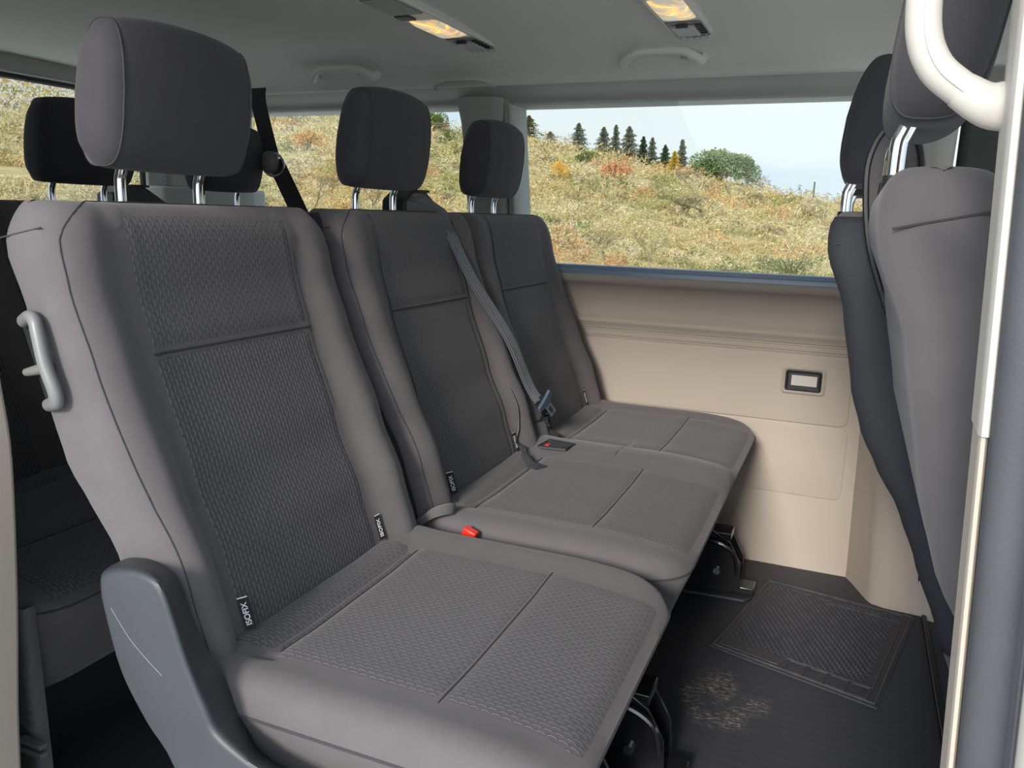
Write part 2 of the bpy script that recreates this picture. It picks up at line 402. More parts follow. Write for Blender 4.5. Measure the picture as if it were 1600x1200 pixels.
# ------------------------------------------------------------------ the seats
Z_TOP = 1.004
FX = [(0.30, -0.655), (0.45, -0.692), (0.55, -0.722), (0.65, -0.765), (0.81, -0.820), (0.90, -0.845), (1.03, -0.868)]
RX = [(0.30, -0.712), (0.40, -0.748), (0.50, -0.788), (0.574, -0.818), (0.635, -0.855), (0.689, -0.882), (0.752, -0.902), (0.87, -0.925), (0.95, -0.955), (1.03, -0.985)]
BOL = [(0.35, 0.035), (0.45, 0.040), (0.60, 0.040), (0.75, 0.026), (0.90, 0.014), (1.0, 0.008)]
PW = 0.168                                    # half width of the patterned panel
def back_front(y, z, cs, y0, y1):
    """x of the front surface of a backrest"""
    d = min(abs(y - c) for c in cs) - PW
    x = lerp_tab(FX, z)
    # panel is slightly dished
    if d < 0:
        x += -0.006*(1 - (d/-PW)) * 0
        x += 0.004*(1 - sstep(0, 0.03, -d))
    b = lerp_tab(BOL, z)
    x += b*sstep(-0.004, 0.055, d)
    # roundness at the outer edges
    e = min(y - y0, y1 - y); r = 0.055
    if e < r: x -= r*0.75*(1 - math.sqrt(max(0, 1 - (1 - e/r)**2)))
    # waist crease in the two bumps of a wider back
    if len(cs) > 1:
        for a, c in zip(cs, cs[1:]):
            x -= 0.020*math.exp(-((y - (a + c)/2)/0.018)**2)
    rt = 0.045
    if z > Z_TOP - rt: x -= rt*0.62*(1 - math.sqrt(max(0, 1 - ((z - (Z_TOP - rt))/rt)**2)))
    return x
def side_y(y0, y1, z):
    """outer edges narrow a little at the waist and at the top"""
    k = 0.010*sstep(0.70, 0.60, z) + 0.024*sstep(0.93, 1.015, z)**1.5
    return y0 + k, y1 - k
def make_back(cs, y0, y1):
    mb = MB(); loops = []
    zs = list(np.linspace(0.33, Z_TOP - 0.05, 34)) + [Z_TOP - 0.05 + 0.05*math.sin(t) for t in np.linspace(0.12, PI/2*0.97, 9)]
    nf = int((y1 - y0)/0.012)
    for z in zs:
        a, b = side_y(y0, y1, z)
        f = [];
        for i in range(nf + 1):
            t = i/nf; y = a + (b - a)*(0.5 - 0.5*math.cos(PI*t))*0.35 + (b - a)*t*0.65
            f.append(((back_front(y, z, cs, a, b)), y, z))
        rx = lerp_tab(RX, z)
        if z > Z_TOP - 0.07: rx += 0.046*(1 - math.sqrt(max(0, 1 - ((z - (Z_TOP - 0.07))/0.071)**2)))
        mid = []
        xa, xb = f[0][0], f[-1][0]; r = 0.03
        sidep = lambda yy, sg, xf: [(xf + (rx + r - xf)*t, yy, z) for t in (0.2, 0.4, 0.6, 0.8, 1.0)] + [(rx + r - r*math.sin(q), yy + sg*r*(1 - math.cos(q)), z) for q in (0.4, 0.8, 1.2, PI/2)]
        sb = sidep(b, -1, xb); sa = sidep(a, 1, xa)
        nr = nf//2
        rear = [(rx, b - r + (a - b + 2*r)*i/nr, z) for i in range(1, nr)]
        loops.append(f + sb + rear + sa[::-1])
    mb.grid(loops, close_u=True)
    n = len(loops[0]); o = (len(loops) - 1)*n
    # domed cap: shrink the last loop to a ridge
    last = loops[-1]; cxm = (min(p[0] for p in last) + max(p[0] for p in last))/2
    rows = [last]
    for k in (0.5, 0.94):
        rows.append([(p[0] + (cxm - p[0])*k, p[1] + max(-0.03, min(0.03, (y0 + y1)/2 - p[1]))*k*0.5, Z_TOP - 0.0002) for p in last])
    mb2 = MB(); mb2.grid(rows, close_u=True); mb.add(mb2.v, mb2.f)
    mb.f.append([len(mb.v) - n + i for i in range(n)])
    mb.f.append(list(range(n))[::-1])
    bm = bmesh.new()                                     # merge the doubled rim
    return mb
def panel_patch(c, cs, y0, y1, za, zb, off=0.0022):
    P = []; U = []
    nz_, ny = max(4, int((zb - za)/0.014)), 26
    s = 0.0; pv = None
    for i in range(nz_ + 1):
        z = za + (zb - za)*i/nz_
        row = []; ur = []
        for j in range(ny + 1):
            y = c - PW + 2*PW*j/ny
            e = min(j, ny - j)/1.6; e2 = min(i, nz_ - i)/1.2 if True else 9
            k = min(1.0, e, e2)
            row.append((back_front(y, z, cs, y0, y1) + off*k - 0.0015*(1 - k), y, z))
            ur.append((y - c, z*1.04))
        P.append(row); U.append(ur)
    return MB().grid(P, uv=U)

CZ = 0.452
def cush_geom(x, y, cs, y0, y1, x0, x1):
    """height of the cushion's upper surface in plan; returns z"""
    r = 0.085
    cx, cy = (x0 + x1)/2, (y0 + y1)/2; hx, hy = (x1 - x0)/2, (y1 - y0)/2
    rr = r if x > cx else 0.03
    qx, qy = abs(x - cx) - hx + rr, abs(y - cy) - hy + rr
    sd = math.hypot(max(qx, 0), max(qy, 0)) + min(max(qx, qy), 0) - rr      # <0 inside
    d = -sd
    z = CZ + 0.004*sstep(x0 + 0.11, x0 + 0.03, x)
    z -= 0.010*math.exp(-((x - (x0 + 0.085))/0.012)**2)*(1 if min(abs(y - c) for c in cs) < PW + 0.03 else 0)      # seam behind the roll
    dd = min(abs(y - c) for c in cs) - 0.19
    z += 0.010*sstep(0.0, 0.05, dd) - 0.004*sstep(0, -0.1, dd)
    if len(cs) > 1:
        for a, c in zip(cs, cs[1:]): z += 0.007*math.exp(-((y - (a + c)/2)/0.05)**2)
    z -= 0.022*sstep(x1 - 0.20, x1, x)**1.5*0.6
    R = 0.050
    if d < R: z -= 0.036*(1 - math.sqrt(max(0, 1 - (1 - max(d, 0)/R)**2)))
    return z
def rr_outline(x0, x1, y0, y1, rf, rb, n=8):
    """rounded outline, counter-clockwise from the rear left"""
    pts = []
    for (cx, cy, r, a0) in ((x0 + rb, y0 + rb, rb, PI), (x1 - rf, y0 + rf, rf, 1.5*PI), (x1 - rf, y1 - rf, rf, 0), (x0 + rb, y1 - rb, rb, 0.5*PI)):
        for k in range(n + 1):
            a = a0 + 0.5*PI*k/n; pts.append((cx + r*math.cos(a), cy + r*math.sin(a)))
    # densify the straight runs
    out = []
    for i, p in enumerate(pts):
        q = pts[(i + 1) % len(pts)]; m = max(1, int(math.hypot(q[0]-p[0], q[1]-p[1])/0.016))
        for k in range(m): out.append((p[0] + (q[0]-p[0])*k/m, p[1] + (q[1]-p[1])*k/m))
    return out
def make_cushion(cs, y0, y1, x0=-0.715, x1=-0.200):
    mb = MB(); out = rr_outline(x0, x1, y0, y1, 0.085, 0.03)
    n = len(out); cy = (y0 + y1)/2
    # spine to shrink onto: a segment along the long axis
    hx, hy = (x1 - x0)/2, (y1 - y0)/2
    if hy > hx: seg = ((x0 + x1)/2, y0 + hx*0.95, (x0 + x1)/2, y1 - hx*0.95)
    else: seg = (x0 + hy*0.95, cy, x1 - hy*0.95, cy)
    def spine(p):
        ax, ay, bx, by = seg; t = ((p[0]-ax)*(bx-ax) + (p[1]-ay)*(by-ay))/max(1e-9, (bx-ax)**2 + (by-ay)**2)
        t = max(0, min(1, t)); return ax + (bx-ax)*t, ay + (by-ay)*t
    rows = []
    cxm, cym = (x0 + x1)/2, cy
    # underside and skirt, from the bottom up
    for (z, infx, inb, iny) in ((0.255, 0.085, 0.03, 0.060), (0.262, 0.062, 0.02, 0.042), (0.285, 0.045, 0.015, 0.030), (0.33, 0.030, 0.01, 0.020), (0.375, 0.013, 0.0, 0.009), (0.400, 0.003, 0.0, 0.003), (0.411, 0.0, 0.0, 0.0), (0.416, 0.0, 0.0, 0.0)):
        row = []
        for p in out:
            tx = (p[0] - cxm)/hx; ty = (p[1] - cym)/hy
            row.append((p[0] - max(0, tx)**3*infx + max(0, -tx)**3*inb, p[1] - math.copysign(abs(ty)**3, ty)*iny, z))
        rows.append(row)
    for k in (0.03, 0.07, 0.12, 0.18, 0.25, 0.34, 0.44, 0.55, 0.66, 0.77, 0.88, 0.98):
        row = []
        for p in out:
            s_ = spine(p); x = p[0] + (s_[0]-p[0])*k; y = p[1] + (s_[1]-p[1])*k
            row.append((x, y, cush_geom(x, y, cs, y0, y1, x0, x1)))
        rows.append(row)
    mb.grid(rows, close_u=True)
    mb.f.append(list(range(n))[::-1]); mb.f.append([len(mb.v) - n + i for i in range(n)])
    return mb, out
def cushion_patch(c, cs, y0, y1, xa, xb, x0=-0.715, x1=-0.200, off=0.0024, hw=0.19):
    P = []; U = []; nx, ny = max(3, int((xb - xa)/0.009)), 30
    for i in range(nx + 1):
        x = xa + (xb - xa)*i/nx; row = []; ur = []
        for j in range(ny + 1):
            y = c - hw + 2*hw*j/ny
            k = min(1.0, min(j, ny-j)/1.6, min(i, nx-i)/1.2)
            row.append((x, y, cush_geom(x, y, cs, y0, y1, x0, x1) + off*k - 0.0015*(1-k))); ur.append((y - c, x))
        P.append(row); U.append(ur)
    return MB().grid(P, uv=U)
def make_headrest(c, cx=-0.908, zc=1.144, lean=0.0, w_=0.130, h_=0.098, t_=0.044):
    """soft block: flat-ish sides with a seam, bulging front"""
    mb = MB(); rows = []
    ns, nl = 22, 40
    for i in range(ns + 1):
        u = -1 + 2*i/ns
        y = c + w_*(0.86*u + 0.14*u**3)
        e = 1 - abs(u)
        k = 1 - 0.12*(1 - min(1, e/0.16))**2.0
        if i in (0, ns): k *= 0.90
        row = []
        for j in range(nl):
            a = 2*PI*j/nl; ca, sa = math.cos(a), math.sin(a)
            ex = 0.50
            dx = math.copysign(abs(ca)**ex, ca)*t_; dz = math.copysign(abs(sa)**ex, sa)*h_
            hh = dz/h_
            # D profile: narrower on top, front face leans, rear rounder
            dx *= (1.0 - 0.24*max(0, hh)**1.5 - 0.10*max(0, -hh)**2)
            dz *= 1 - 0.13*abs(u)**3 * (1 if dz > 0 else 0.25)
            if dx > 0: dx -= 0.010*u*u
            row.append((cx + dx*k + 0.011*hh, y, zc + dz*k))
        rows.append(row)
    mb.grid(rows, close_u=True)
    ca_ = [tuple(np.mean(np.array(rows[q]), axis=0) + np.array([0, (-0.006 if q == 0 else 0.006), 0])) for q in (0, -1)]
    for q, ro in ((0, rows[0]), (1, rows[-1])):
        o2 = len(mb.v)
        inner = [tuple(Vector(p).lerp(Vector(ca_[q]), 0.35)) for p in ro]
        inner = [(p[0], p[1] + (-0.003 if q == 0 else 0.003), p[2]) for p in inner]
        mb.grid([ro, inner], close_u=True)
        o3 = len(mb.v) - nl
        mb.v.append(ca_[q])
        for j in range(nl): mb.f.append((o3 + j, o3 + (j+1) % nl, len(mb.v) - 1))
    # weld doubles later
    seams = []
    for q in (1, -2):
        ring = [Vector(p) for p in rows[q]]
        m = sum(ring, Vector())/nl
        seams.append([p + (p - m).normalized()*0.0004 for p in ring])
    return mb, seams
def weld(o, d=0.0002):
    bm = bmesh.new(); bm.from_mesh(o.data); bmesh.ops.remove_doubles(bm, verts=bm.verts[:], dist=d)
    bmesh.ops.recalc_face_normals(bm, faces=bm.faces[:]); bm.to_mesh(o.data); bm.free()
    o.data.shade_smooth(); o.data.set_sharp_from_angle(angle=math.radians(50))

def text_mesh(txt, size, extrude=0.0003):
    cu = bpy.data.curves.new('t', 'FONT'); cu.body = txt; cu.size = size; cu.extrude = extrude; cu.align_x = 'CENTER'; cu.align_y = 'CENTER'
    cu.offset = 0.0002
    to = bpy.data.objects.new('t', cu); COL.objects.link(to)
    dg = bpy.context.evaluated_depsgraph_get(); me = bpy.data.meshes.new_from_object(to.evaluated_get(dg))
    v = [tuple(q.co) for q in me.vertices]; f = [tuple(p.vertices) for p in me.polygons]
    bpy.data.objects.remove(to); bpy.data.meshes.remove(me)
    return v, f
TXT = text_mesh('ISOFIX', 0.0105)
def place_text(tv, origin, ux, uy, nrm):
    mb = MB(); o, ux, uy, nn = Vector(origin), Vector(ux).normalized(), Vector(uy).normalized(), Vector(nrm).normalized()
    mb.add([o + ux*p[0] + uy*p[1] + nn*p[2] for p in tv[0]], tv[1]); return mb

def iso_tag(root, y, cs, y0, y1, z0=0.460, z1=0.503, sg=1, twist=0.0):
    """black woven tag sewn into the panel seam, white letters reading upwards"""
    x0_, x1_ = back_front(y, z0, cs, y0, y1), back_front(y, z1, cs, y0, y1)
    up = Vector((x1_ - x0_, 0, z1 - z0)).normalized()
    across = (Vector((0, 1, 0)) * math.cos(twist) + Vector((1, 0, 0.3)).normalized()*math.sin(twist)).normalized() * sg
    base = Vector((x0_ + 0.007, y, z0)); h = (z1 - z0); wd = 0.0135
    nn = up.cross(across).normalized()
    if nn.x < 0: nn = -nn
    m = MB(); m.add([base - nn*.0006, base + across*wd - nn*.0006, base + across*wd + up*h - nn*.0006, base + up*h - nn*.0006,
                     base + nn*.0006, base + across*wd + nn*.0006, base + across*wd + up*h + nn*.0006, base + up*h + nn*.0006],
                    [(0, 3, 2, 1), (4, 5, 6, 7), (0, 1, 5, 4), (1, 2, 6, 5), (2, 3, 7, 6), (3, 0, 4, 7)])
    t = obj('isofix_tag', m, 'tag_black', root, smooth=False, label='small black cloth tag with white ISOFIX lettering')
    ctr = base + across*wd*0.52 + up*h*0.46 + nn*0.0008
    # letters read along 'up', tops pointing to the left of the seat as seen from the front
    top = nn.cross(up)
    m = place_text(TXT, ctr, up, top, nn)
    sub('lettering', m, 'white_thread', t, smooth=False)
    m = MB(); s0 = base + up*h*0.965 + nn*0.0007
    m.add([s0, s0 + across*wd, s0 + across*wd + up*0.0016, s0 + up*0.0016], [(0, 1, 2, 3)])
    sub('stitch_line', m, 'white_thread', t, smooth=False)
    return t

def bracket(root, y, x=-0.30, big=True):
    """black steel floor latch under the front of a cushion"""
    poly = [(-0.165, 0.012), (0.055, 0.012), (0.085, 0.03), (0.08, 0.10), (0.05, 0.155), (0.0, 0.185), (-0.10, 0.20), (-0.165, 0.20)]
    poly = [(x + px, pz) for px, pz in poly]
    mb = MB()
    for yy in (y - 0.035, y + 0.03): mb.prism(poly, yy, yy + 0.006, 'y')
    mb.box((x - 0.03, y, 0.17), (0.08, 0.034, 0.01))
    mb.box((x - 0.10, y, 0.225), (0.05, 0.03, 0.045))
    b = obj('leg_bracket', mb, 'black_metal', root, bevel=0.002)
    m = MB(); m.tube([(x + 0.02, y - 0.045, 0.07), (x + 0.02, y + 0.04, 0.07)], 0.009, 16)
    sub('bolt', m, 'steel', b)
    m = MB(); m.tube(smooth_path([(x - 0.06, y - 0.042, 0.15), (x + 0.01, y - 0.043, 0.155), (x + 0.06, y - 0.043, 0.13), (x + 0.075, y - 0.043, 0.075)]), 0.007, 8)
    sub('latch_lever', m, 'black_metal', b)
    m = MB(); m.box((x + 0.045, y, 0.022), (0.075, 0.028, 0.010))
    sub('latch_foot', m, 'black_metal', b, bevel=0.003)
    return b
def posts(root, c, hx, zt):
    m_ = []
    for s in (-1, 1):
        y = c + s*0.072
        m = MB(); m.tube(smooth_path([(hx - 0.026, y, 0.985), (hx - 0.026, y, 1.03), (hx - 0.022, y, 1.045), (hx - 0.010, y, 1.075), (hx - 0.006, y, 1.11)], 5), 0.0075, 14)
        m_.append(m)
    return m_

def build_seat(name, label, cs, y0, y1, cover=True, brackets=None, tags=None, group=None, hoff=-0.012):
    root = thing(name, label, 'seat', (-0.45, (y0 + y1)/2, 0), group)
    back = obj('backrest', make_back(cs, y0, y1), 'fabric', root, angle=60); weld(back)
    for c in cs:
        pu = obj('patterned_back_panel', panel_patch(c, cs, y0, y1, 0.812, 0.996), 'pattern', root)
        pl = obj('patterned_back_panel', panel_patch(c, cs, y0, y1, 0.40, 0.812), 'pattern', root)
        m = MB(); m.tube([(back_front(c - PW + 2*PW*j/24, 0.812, cs, y0, y1) + 0.0006, c - PW + 2*PW*j/24, 0.812) for j in range(25)], 0.0016, 6)
        sub('back_seam', m, 'seam', back)
        for s in (-1, 1):
            m = MB(); m.tube([(back_front(c + s*PW, z, cs, y0, y1) - 0.0007, c + s*PW, z) for z in np.linspace(0.41, 0.995, 40)], 0.0013, 6)
            sub('back_seam', m, 'seam', back)
    if not cover:  # added dark shell, holds the shade of these backs in its colour
        rows = []; cx_ = -0.84
        for z in list(np.linspace(0.37, Z_TOP - 0.055, 30)) + [Z_TOP - 0.035, Z_TOP - 0.018, Z_TOP - 0.008]:
            a, b = side_y(y0, y1, z); rx = lerp_tab(RX, z) + 0.0015; t_ = max(0, z - (Z_TOP - 0.07))/0.071; rx += 0.046*(1 - math.sqrt(1 - t_*t_))
            xf = back_front(a, z, cs, a, b); r = 0.03; o_ = 0.003; xm = xf - 0.004
            row = [(xm, a + 0.004, z), (xm, a - o_, z)] + [(xm + (rx + r - xm)*q, a - o_, z) for q in (0.35, 0.7)] + [(rx + r - (r + o_)*math.sin(q), a + r - (r + o_)*math.cos(q), z) for q in np.linspace(0, PI/2, 7)]
            mir_ = [(p[0], a + b - p[1], z) for p in row][::-1]
            rows.append(row + mir_)
        m = MB(); m.grid(rows); sh = obj('back_shade_shell', m, 'shade_shell', root, angle=60, label='dark shell added over the rear of the backrest for its shade')
        so = sh.modifiers.new('thick', 'SOLIDIFY'); so.thickness = 0.002; so.offset = 0
    # border seam over both shoulders
    pts = []
    e = 0.012
    for z in np.linspace(0.46, Z_TOP - 0.045, 34):
        a, b = side_y(y0, y1, z); pts.append((back_front(a + e, z, cs, a, b) + 0.0006, a + e, z))
    for t in np.linspace(0.15, PI/2 - 0.05, 7):
        z = Z_TOP - 0.05 + 0.05*math.sin(t); a, b = side_y(y0, y1, z); k = 0.012 + 0.045*(1-math.cos(t)); pts.append((back_front(a + k, z, cs, a, b) + 0.0006, a + k, z))
    mir = [(p[0], y0 + y1 - p[1], p[2]) for p in pts][::-1]
    m = MB(); m.tube(pts + mir, 0.0008, 6)
    sub('border_seam', m, 'seam', back)
    # seam across the shoulder of each side
    for s, yy in ((0, y0), (1, y1)):
        m = MB(); xs_ = back_front(side_y(y0, y1, 0.972)[0] + 0.004, 0.972, cs, *side_y(y0, y1, 0.972)) - 0.004; xr_ = lerp_tab(RX, 0.955) + 0.012
        m.tube([(xs_ + (xr_ - xs_)*t, (side_y(y0, y1, 0.972 - 0.014*t)[s] + (-0.0002 if s == 0 else 0.0002)), 0.972 - 0.014*t) for t in np.linspace(0, 1, 14)], 0.0010, 6)
        sub('shoulder_seam', m, 'seam', back)
    cu, out = make_cushion(cs, y0 + 0.004, y1 - 0.004)
    cus = obj('cushion', cu, 'fabric', root, angle=60)
    yy0, yy1 = y0 + 0.004, y1 - 0.004
    for c in cs:
        obj('patterned_seat_panel', cushion_patch(c, cs, yy0, yy1, -0.70, -0.625), 'pattern', root)
        obj('patterned_seat_panel', cushion_patch(c, cs, yy0, yy1, -0.625, -0.385), 'pattern', root)
        obj('patterned_seat_panel', cushion_patch(c, cs, yy0, yy1, -0.385, -0.210), 'pattern', root)
        for xx in (-0.625, -0.385):
            m = MB(); m.tube([(xx, c - 0.19 + 0.38*j/24, cush_geom(xx, c - 0.19 + 0.38*j/24, cs, yy0, yy1, -0.715, -0.2) + 0.0004) for j in range(25)], 0.0012, 6)
            sub('cushion_seam', m, 'seam', cus)
    m = MB(); m.tube([(p[0] + (0.0006 if p[0] > -0.45 else 0), p[1] + (0.0006 if p[1] > (y0+y1)/2 else -0.0006), 0.4135) for p in out], 0.0020, 6, closed=True)
    sub('piping', m, 'seam', cus)
    for c in cs:
        hb, seams = make_headrest(c + hoff)
        h = obj('headrest', hb, 'head_fabric', root, angle=60); weld(h)
        for s_ in seams:
            m = MB(); m.tube(s_, 0.0011, 6, closed=True); sub('headrest_seam', m, 'seam', h)
        for m in posts(root, c + hoff, -0.915, 1.06): sub('headrest_post', m, 'chrome', h, label='polished chrome headrest post')
        for s in (-1, 1):
            m = MB(); m.tube([(-0.940, c + hoff + s*0.072, 0.985), (-0.940, c + hoff + s*0.072, 1.0055)], [0.013, 0.0115], 18); obj('post_sleeve', m, 'black_plastic', root)
    if cover:
        # side recliner cover
        oo = [(-.763, .565, -.798, .552), (-.756, .588, -.788, .574), (-.715, .602, -.75, .583), (-.676, .600, -.72, .578), (-.660, .584, -.700, .568), (-.647, .549, -.688, .540), (-.634, .510, -.679, .515), (-.620, .477, -.662, .486),
              (-.608, .452, -.643, .466), (-.595, .430, -.626, .432), (-.560, .413, -.604, .392), (-.534, .405, -.573, .365), (-.44, .385, -.45, .345), (-.34, .36, -.34, .33), (-.30, .33, -.30, .31), (-.30, .26, -.30, .26), (-.50, .245, -.50, .245),
              (-.64, .26, -.66, .26), (-.668, .362, -.69, .362), (-.706, .409, -.735, .409), (-.741, .466, -.775, .466), (-.759, .535, -.797, .535)]
        for s in (1,):
            yf, yb = y0 - 0.052, y0 + 0.008
            PO = smooth_path([(p[0], 0, p[1]) for p in oo], 4, closed=True); PI_ = smooth_path([(p[2], 0, p[3]) for p in oo], 4, closed=True)
            def inset(P, d):
                r = []; n = len(P)
                for i in range(n):
                    t = (P[(i+1) % n] - P[i-1]).normalized(); nn = Vector((t.z, 0, -t.x))
                    r.append(P[i] + nn*d)
                return r
            A = sum(PO[i].x*PO[(i+1) % len(PO)].z - PO[(i+1) % len(PO)].x*PO[i].z for i in range(len(PO)))
            sgn = 1 if A < 0 else -1
            rows = []
            for k, d, yy in ((1.0, 0.0, yb), (0.5, -0.001, (yf + yb)/2), (0.12, 0.0, yf + 0.010), (0.05, 0.0015, yf + 0.006), (0.0, 0.004, yf + 0.003), (0, 0.007, yf + 0.001), (0, 0.010, yf)):
                a_ = inset(PO, sgn*d); b_ = inset(PI_, sgn*d)
                rows.append([Vector((p.x*(1-k) + q.x*k, yy, p.z*(1-k) + q.z*k)) for p, q in zip(a_, b_)])
            P = PO
            mb = MB(); mb.grid(rows, close_u=True); n = len(P)
            mb.f.append([len(mb.v) - n + i for i in range(n)]); mb.f.append(list(range(n))[::-1])
            cv = obj('side_cover', mb, 'cover_plastic', root, label='grained dark grey plastic cover over the hinge', angle=50)
            m = MB(); m.tube(smooth_path([(-0.742, yf - 0.0002, 0.548), (-0.718, yf - 0.0002, 0.518), (-0.697, yf - 0.0002, 0.500), (-0.670, yf - 0.0002, 0.481)]), 0.0006, 5)
            sub('scratch', m, 'grey_plastic', cv, label='thin pale scratch across the plastic')
            # pull handle on the upper side of the back
            yh = y0 - 0.012
            m = MB(); m.tube(smooth_path([(-0.915, yh + 0.012, 0.860), (-0.890, yh + 0.003, 0.868), (-0.878, yh, 0.864), (-0.872, yh - 0.002, 0.850), (-0.862, yh - 0.004, 0.815), (-0.851, yh - 0.003, 0.784), (-0.852, yh - 0.001, 0.771), (-0.862, yh + 0.002, 0.766), (-0.882, yh + 0.010, 0.760)], 5), [(0.008, 0.0065), (0.0085, 0.0075), (0.0085, 0.008), (0.0095, 0.008), (0.008, 0.0065)], 14)
            hd = obj('side_pull_handle', m, 'grey_plastic', root, label='satin grey plastic pull handle')
            m = MB(); m.tube([(-0.868, yh + 0.004, 0.809), (-0.880, yh + 0.006, 0.806), (-0.912, yh + 0.008, 0.798)], [0.0075, 0.007, 0.005], 10)
            sub('release_lever', m, 'grey_plastic', hd)
            m = MB(); m.prism([(-0.925, 0.864), (-0.876, 0.873), (-0.850, 0.772), (-0.890, 0.757)], y0 + 0.0035, y0 + 0.012, 'y')
            sub('handle_recess', m, 'black_plastic', hd)
    for (by, bx) in (brackets or []):
        bracket(root, by, bx)
    for (ty, sg, tw) in (tags or []): iso_tag(root, ty, cs, y0, y1, sg=sg, twist=tw)
    # frame under the seat, dark steel
    m = MB()
    for yy in (y0 + 0.10, y1 - 0.10): m.box((-0.50, yy, 0.255), (0.20, 0.015, 0.02)); m.box((-0.66, yy, 0.125), (0.02, 0.015, 0.12))
    m.box((-0.66, (y0 + y1)/2, 0.26), (0.02, (y1 - y0)/2 - 0.1, 0.015))
    obj('under_frame', m, 'black_metal', root, bevel=0.003)
    return root

S1 = (0.655, 1.200); C1 = [0.918]
S2 = (1.222, 2.325); C2 = [1.508, 2.045]
seat_a = build_seat('passenger_seat', 'single dark grey passenger seat nearest the open doorway, facing forward', C1, *S1,
                    brackets=[(1.09, -0.345)], tags=[(0.754, 1, 1.0), (1.082, 1, 0.15)])
seat_b = build_seat('double_passenger_seat', 'two-person dark grey seat against the beige far wall, behind the nearest single seat', C2, *S2, cover=False, hoff=-0.030,
                    brackets=[(2.13, -0.275), (1.30, -0.30)], tags=[(1.342, 1, 1.1), (1.674, 1, 0.1), (1.881, 1, 1.1), (2.211, 1, 0.1)])
# the row in front (right of the picture), seen from behind
seat_c = copy_tree(seat_a, None, Vector(seat_a.location) + Vector((0.968, 0.0, 0.040)))
for ch in [k for k in seat_c.children if k.name.startswith('side_pull')]:          # this seat has no pull handle
    for g in list(ch.children): bpy.data.objects.remove(g)
    bpy.data.objects.remove(ch)
seat_c['label'] = 'single grey seat at the right edge, seen from its side behind the white handle'
seat_d = copy_tree(seat_b, None, Vector(seat_b.location) + Vector((0.920, 0.0, 0.015)))
seat_d['label'] = 'shaded two-person seat of the front row, dark back edge at the right of the window'
# rear bench
C3 = [0.90, 1.385, 1.865]
seat_e = build_seat('rear_bench_seat', 'dark shaded three-person rear bench below the tailgate window', C3, 0.66, 2.11, cover=False, hoff=0.022)
seat_e.location.x -= 0.82; seat_e.location.y += 0.03
# folded-up armrest of the front row, its rounded end above the nearest seat's shoulder
m = MB()
ap = smooth_path([(0.060, 0, 0.86), (0.018, 0, 0.97), (0.004, 0, 1.06), (0.010, 0, 1.105), (0.028, 0, 1.128), (0.052, 0, 1.120), (0.068, 0, 1.08), (0.075, 0, 0.98), (0.105, 0, 0.86)], 5)
m.prism([(p.x, p.z) for p in ap], 1.185, 1.225, 'y')
off = Vector(seat_d.location) - Vector(seat_d['o_']); m.v = [tuple(Vector(v) - off) for v in m.v]
ar = obj('folded_armrest', m, 'fabric', seat_d, bevel=0.012)
m = MB(); m.tube([Vector((p.x, 1.188, p.z)) - off for p in ap], 0.004, 6); sub('armrest_rim', m, 'black_plastic', ar)

# ------------------------------------------------------------------ floor, walls, ceiling
XR, XF = -2.16, 1.35
m = MB(); m.box(((XR + 0.262)/2, 1.42, -0.02), ((0.262 - XR)/2, 0.985, 0.02)); struct('floor', m, 'floor', smooth=False, bevel=0.004)
m = MB(); m.box(((0.272 + XF)/2, 1.42, -0.028), ((XF - 0.272)/2, 0.985, 0.02)); struct('floor_front', m, 'floor', smooth=False)
m = MB(); m.box((0.267, 1.42, -0.012), (0.006, 0.985, 0.018)); struct('trim_1', m, 'black_plastic', bevel=0.003)

# far side wall: one moulded profile from the floor to the window ledge
prof = [(2.375, -0.02), (2.375, 0.25), (2.370, 0.44), (2.362, 0.640), (2.360, 0.6445), (2.363, 0.646), (2.363, 0.649), (2.3585, 0.651), (2.357, 0.660), (2.357, 0.664), (2.361, 0.666), (2.361, 0.670),
        (2.355, 0.672), (2.352, 0.684), (2.346, 0.690), (2.345, 0.698), (2.352, 0.706), (2.360, 0.716), (2.364, 0.74), (2.362, 0.775), (2.356, 0.795), (2.340, 0.806), (2.330, 0.812), (2.327, 0.818), (2.326, 0.827), (2.330, 0.8335), (2.342, 0.836)]
outer = [(2.46, 0.836), (2.46, -0.02)]
def extrude_x(pr, xa, xb, nx=2):
    m = MB(); rows = [[(xa + (xb - xa)*i/(nx - 1), y, z) for y, z in pr] for i in range(nx)]
    m.grid(rows, close_u=True); n = len(pr); m.f.append(list(range(n))); m.f.append([(nx-1)*n + i for i in range(n)][::-1]); return m
struct('wall_left', extrude_x(prof + outer, XR, XF), 'trim', angle=55)
